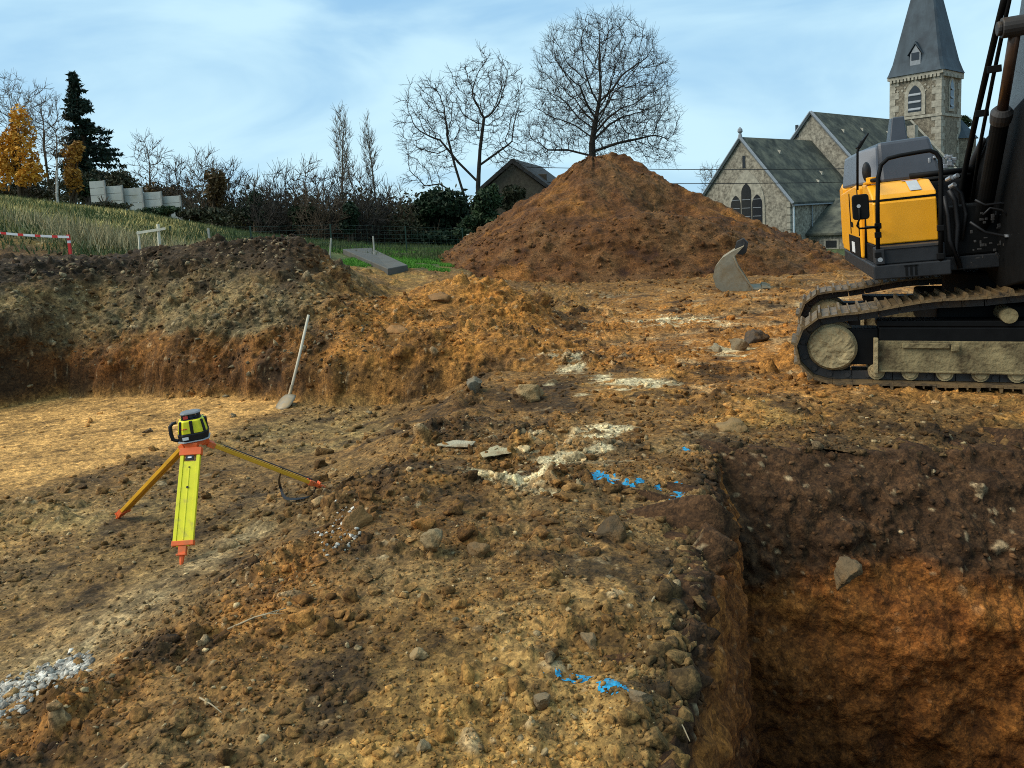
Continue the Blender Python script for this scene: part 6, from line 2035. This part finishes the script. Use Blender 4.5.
# ------------------------------------------------------------------ grass
m_dry = mat('dry_grass', (.36, .30, .11), rough=.85, var=.5, vscale=.5)
m_grn = mat('green_grass', (.055, .078, .022), rough=.8, var=.4, vscale=.6)
m_lawn = mat('lawn_grass', (.07, .20, .018), rough=.8, var=.25, vscale=.6)


def blades(name, P0, h, wd, m, seed, label, cat='grass'):
    r = np.random.default_rng(seed); n = len(P0)
    a = r.uniform(0, 6.28, n); s = np.stack([np.cos(a), np.sin(a), 0 * a], -1) * wd * .5
    lean = r.normal(size=(n, 3)) * .35; lean[:, 2] = 1
    hh = h * r.uniform(.5, 1.3, (n, 1))
    V = np.stack([P0 - s, P0 + s, P0 + lean * hh], 1)
    o = npmesh(name, V.reshape(-1, 3), np.arange(n * 3).reshape(-1, 3), m, None, smooth=False)
    tag(o, label, cat, kind='stuff')
    return o


def field_pts(n, x0, x1, y0, y1, seed, cond=None):
    r = np.random.default_rng(seed)
    x, y = r.uniform(x0, x1, n).astype(np.float32), r.uniform(y0, y1, n).astype(np.float32)
    cl_ = fbm(x * .8, y * .8, 0, 900 + seed, 2) > -.35
    if cond is not None: cl_ &= cond(x, y)
    x, y = x[cl_], y[cl_]
    return np.stack([x, y, terrain_base(x, y)[0] - .01], -1)


blades('dry_grass', field_pts(75000, -32, -8, 16, 44, 1, lambda x, y: (x < -.42 * y + 1.5) & (x > -.85 * y)), .15, .05, m_dry, 1, 'long pale dry grass on the slope at the left')
blades('green_grass', field_pts(52000, -24, -1.5, 14.5, 37, 2, lambda x, y: (x > -.85 * y) & ((x < -5.5) | (y > 24))), .20, .03, m_grn, 2, 'rough green grass and weeds along the wire fence')
blades('lawn', np.concatenate([field_pts(30000, -6.5, -1.0, 24.5, 34, 3), field_pts(22000, -4.6, -1.6, 20.0, 25, 4)]), .08, .03, m_lawn, 3, 'bright green grass patch behind the grey slab')
# tufts of dead weeds on the bank top
r = np.random.default_rng(9)
tu = []
for (px, py, Y, k) in ((30, 232, 17, 60), (60, 228, 17.5, 60), (95, 232, 17, 130), (115, 232, 17, 130), (130, 235, 17, 90), (205, 238, 16, 120), (220, 240, 16, 90), (185, 240, 15.5, 60), (250, 240, 17, 60), (275, 244, 17, 60)):
    c = P(px, py, y=Y); 
    q = c + r.normal(size=(k * 3, 3)) * np.array((.45, .6, 0)); q[:, 2] = terrain_base(q[:, 0].astype(np.float32), q[:, 1].astype(np.float32))[0]
    tu.append(q)
blades('dead_weeds', np.concatenate(tu), .42, .025, mat('dead_stems', (.30, .25, .13), rough=.9, var=.4, vscale=3), 5, 'dead weed stems standing on the bank top', 'weeds')

# ------------------------------------------------------------------ light
SUN_EL, SUN_AZ = math.radians(44), math.radians(-100)     # azimuth clockwise from +Y: on the left, a little behind the camera
w = bpy.data.worlds.new('World'); scene.world = w; w.use_nodes = True
nt = w.node_tree; L = nt.links.new
bg = nt.nodes['Background']
sky = nd(nt, 'ShaderNodeTexSky', sky_type='NISHITA'); sky.sun_disc = False
sky.sun_elevation = SUN_EL; sky.sun_rotation = SUN_AZ; sky.altitude = 100; sky.dust_density = .6; sky.ozone_density = 2.0
tc = nd(nt, 'ShaderNodeTexCoord')
mp = nd(nt, 'ShaderNodeMapping'); mp.inputs['Scale'].default_value = (1.1, 1.1, 3.8); mp.inputs['Rotation'].default_value = (.12, .16, .3)
L(tc.outputs['Generated'], mp.inputs['Vector'])
n1 = nd(nt, 'ShaderNodeTexNoise'); n1.inputs['Scale'].default_value = 1.7; n1.inputs['Detail'].default_value = 6; n1.inputs['Roughness'].default_value = .5
n1.inputs['Distortion'].default_value = .5
L(mp.outputs['Vector'], n1.inputs['Vector'])
r1 = nd(nt, 'ShaderNodeMapRange'); r1.interpolation_type = 'SMOOTHSTEP'
r1.inputs['From Min'].default_value = .38; r1.inputs['From Max'].default_value = .63
L(n1.outputs['Fac'], r1.inputs['Value'])
cc = nd(nt, 'ShaderNodeMix', data_type='RGBA')
cc.inputs['A'].default_value = (2.75, 5.0, 7.2, 1)       # blue-grey cloud base
cc.inputs['B'].default_value = (5.1, 7.4, 8.5, 1)       # bright thin cloud
L(r1.outputs['Result'], cc.inputs['Factor'])
mx = nd(nt, 'ShaderNodeMix', data_type='RGBA'); mx.inputs['Factor'].default_value = .92
L(sky.outputs['Color'], mx.inputs['A']); L(cc.outputs['Result'], mx.inputs['B'])
L(mx.outputs['Result'], bg.inputs['Color'])
bg.inputs['Strength'].default_value = .1
sd = bpy.data.lights.new('sun', 'SUN'); sd.energy = 3.0; sd.angle = math.radians(46); sd.color = (1, .92, .79)
so = bpy.data.objects.new('sun', sd); COL.objects.link(so)
dirv = Vector((math.sin(SUN_AZ) * math.cos(SUN_EL), math.cos(SUN_AZ) * math.cos(SUN_EL), math.sin(SUN_EL)))
so.rotation_euler = dirv.to_track_quat('Z', 'Y').to_euler()
vs = scene.view_settings
vs.view_transform = 'Standard'; vs.look = 'None'; vs.exposure = 0.33; vs.gamma = 1.0; vs.use_curve_mapping = False
scene.render.film_transparent = False
scene.cycles.use_denoising = False
scene.cycles.filter_width = 1.0
scene.cycles.use_adaptive_sampling = False
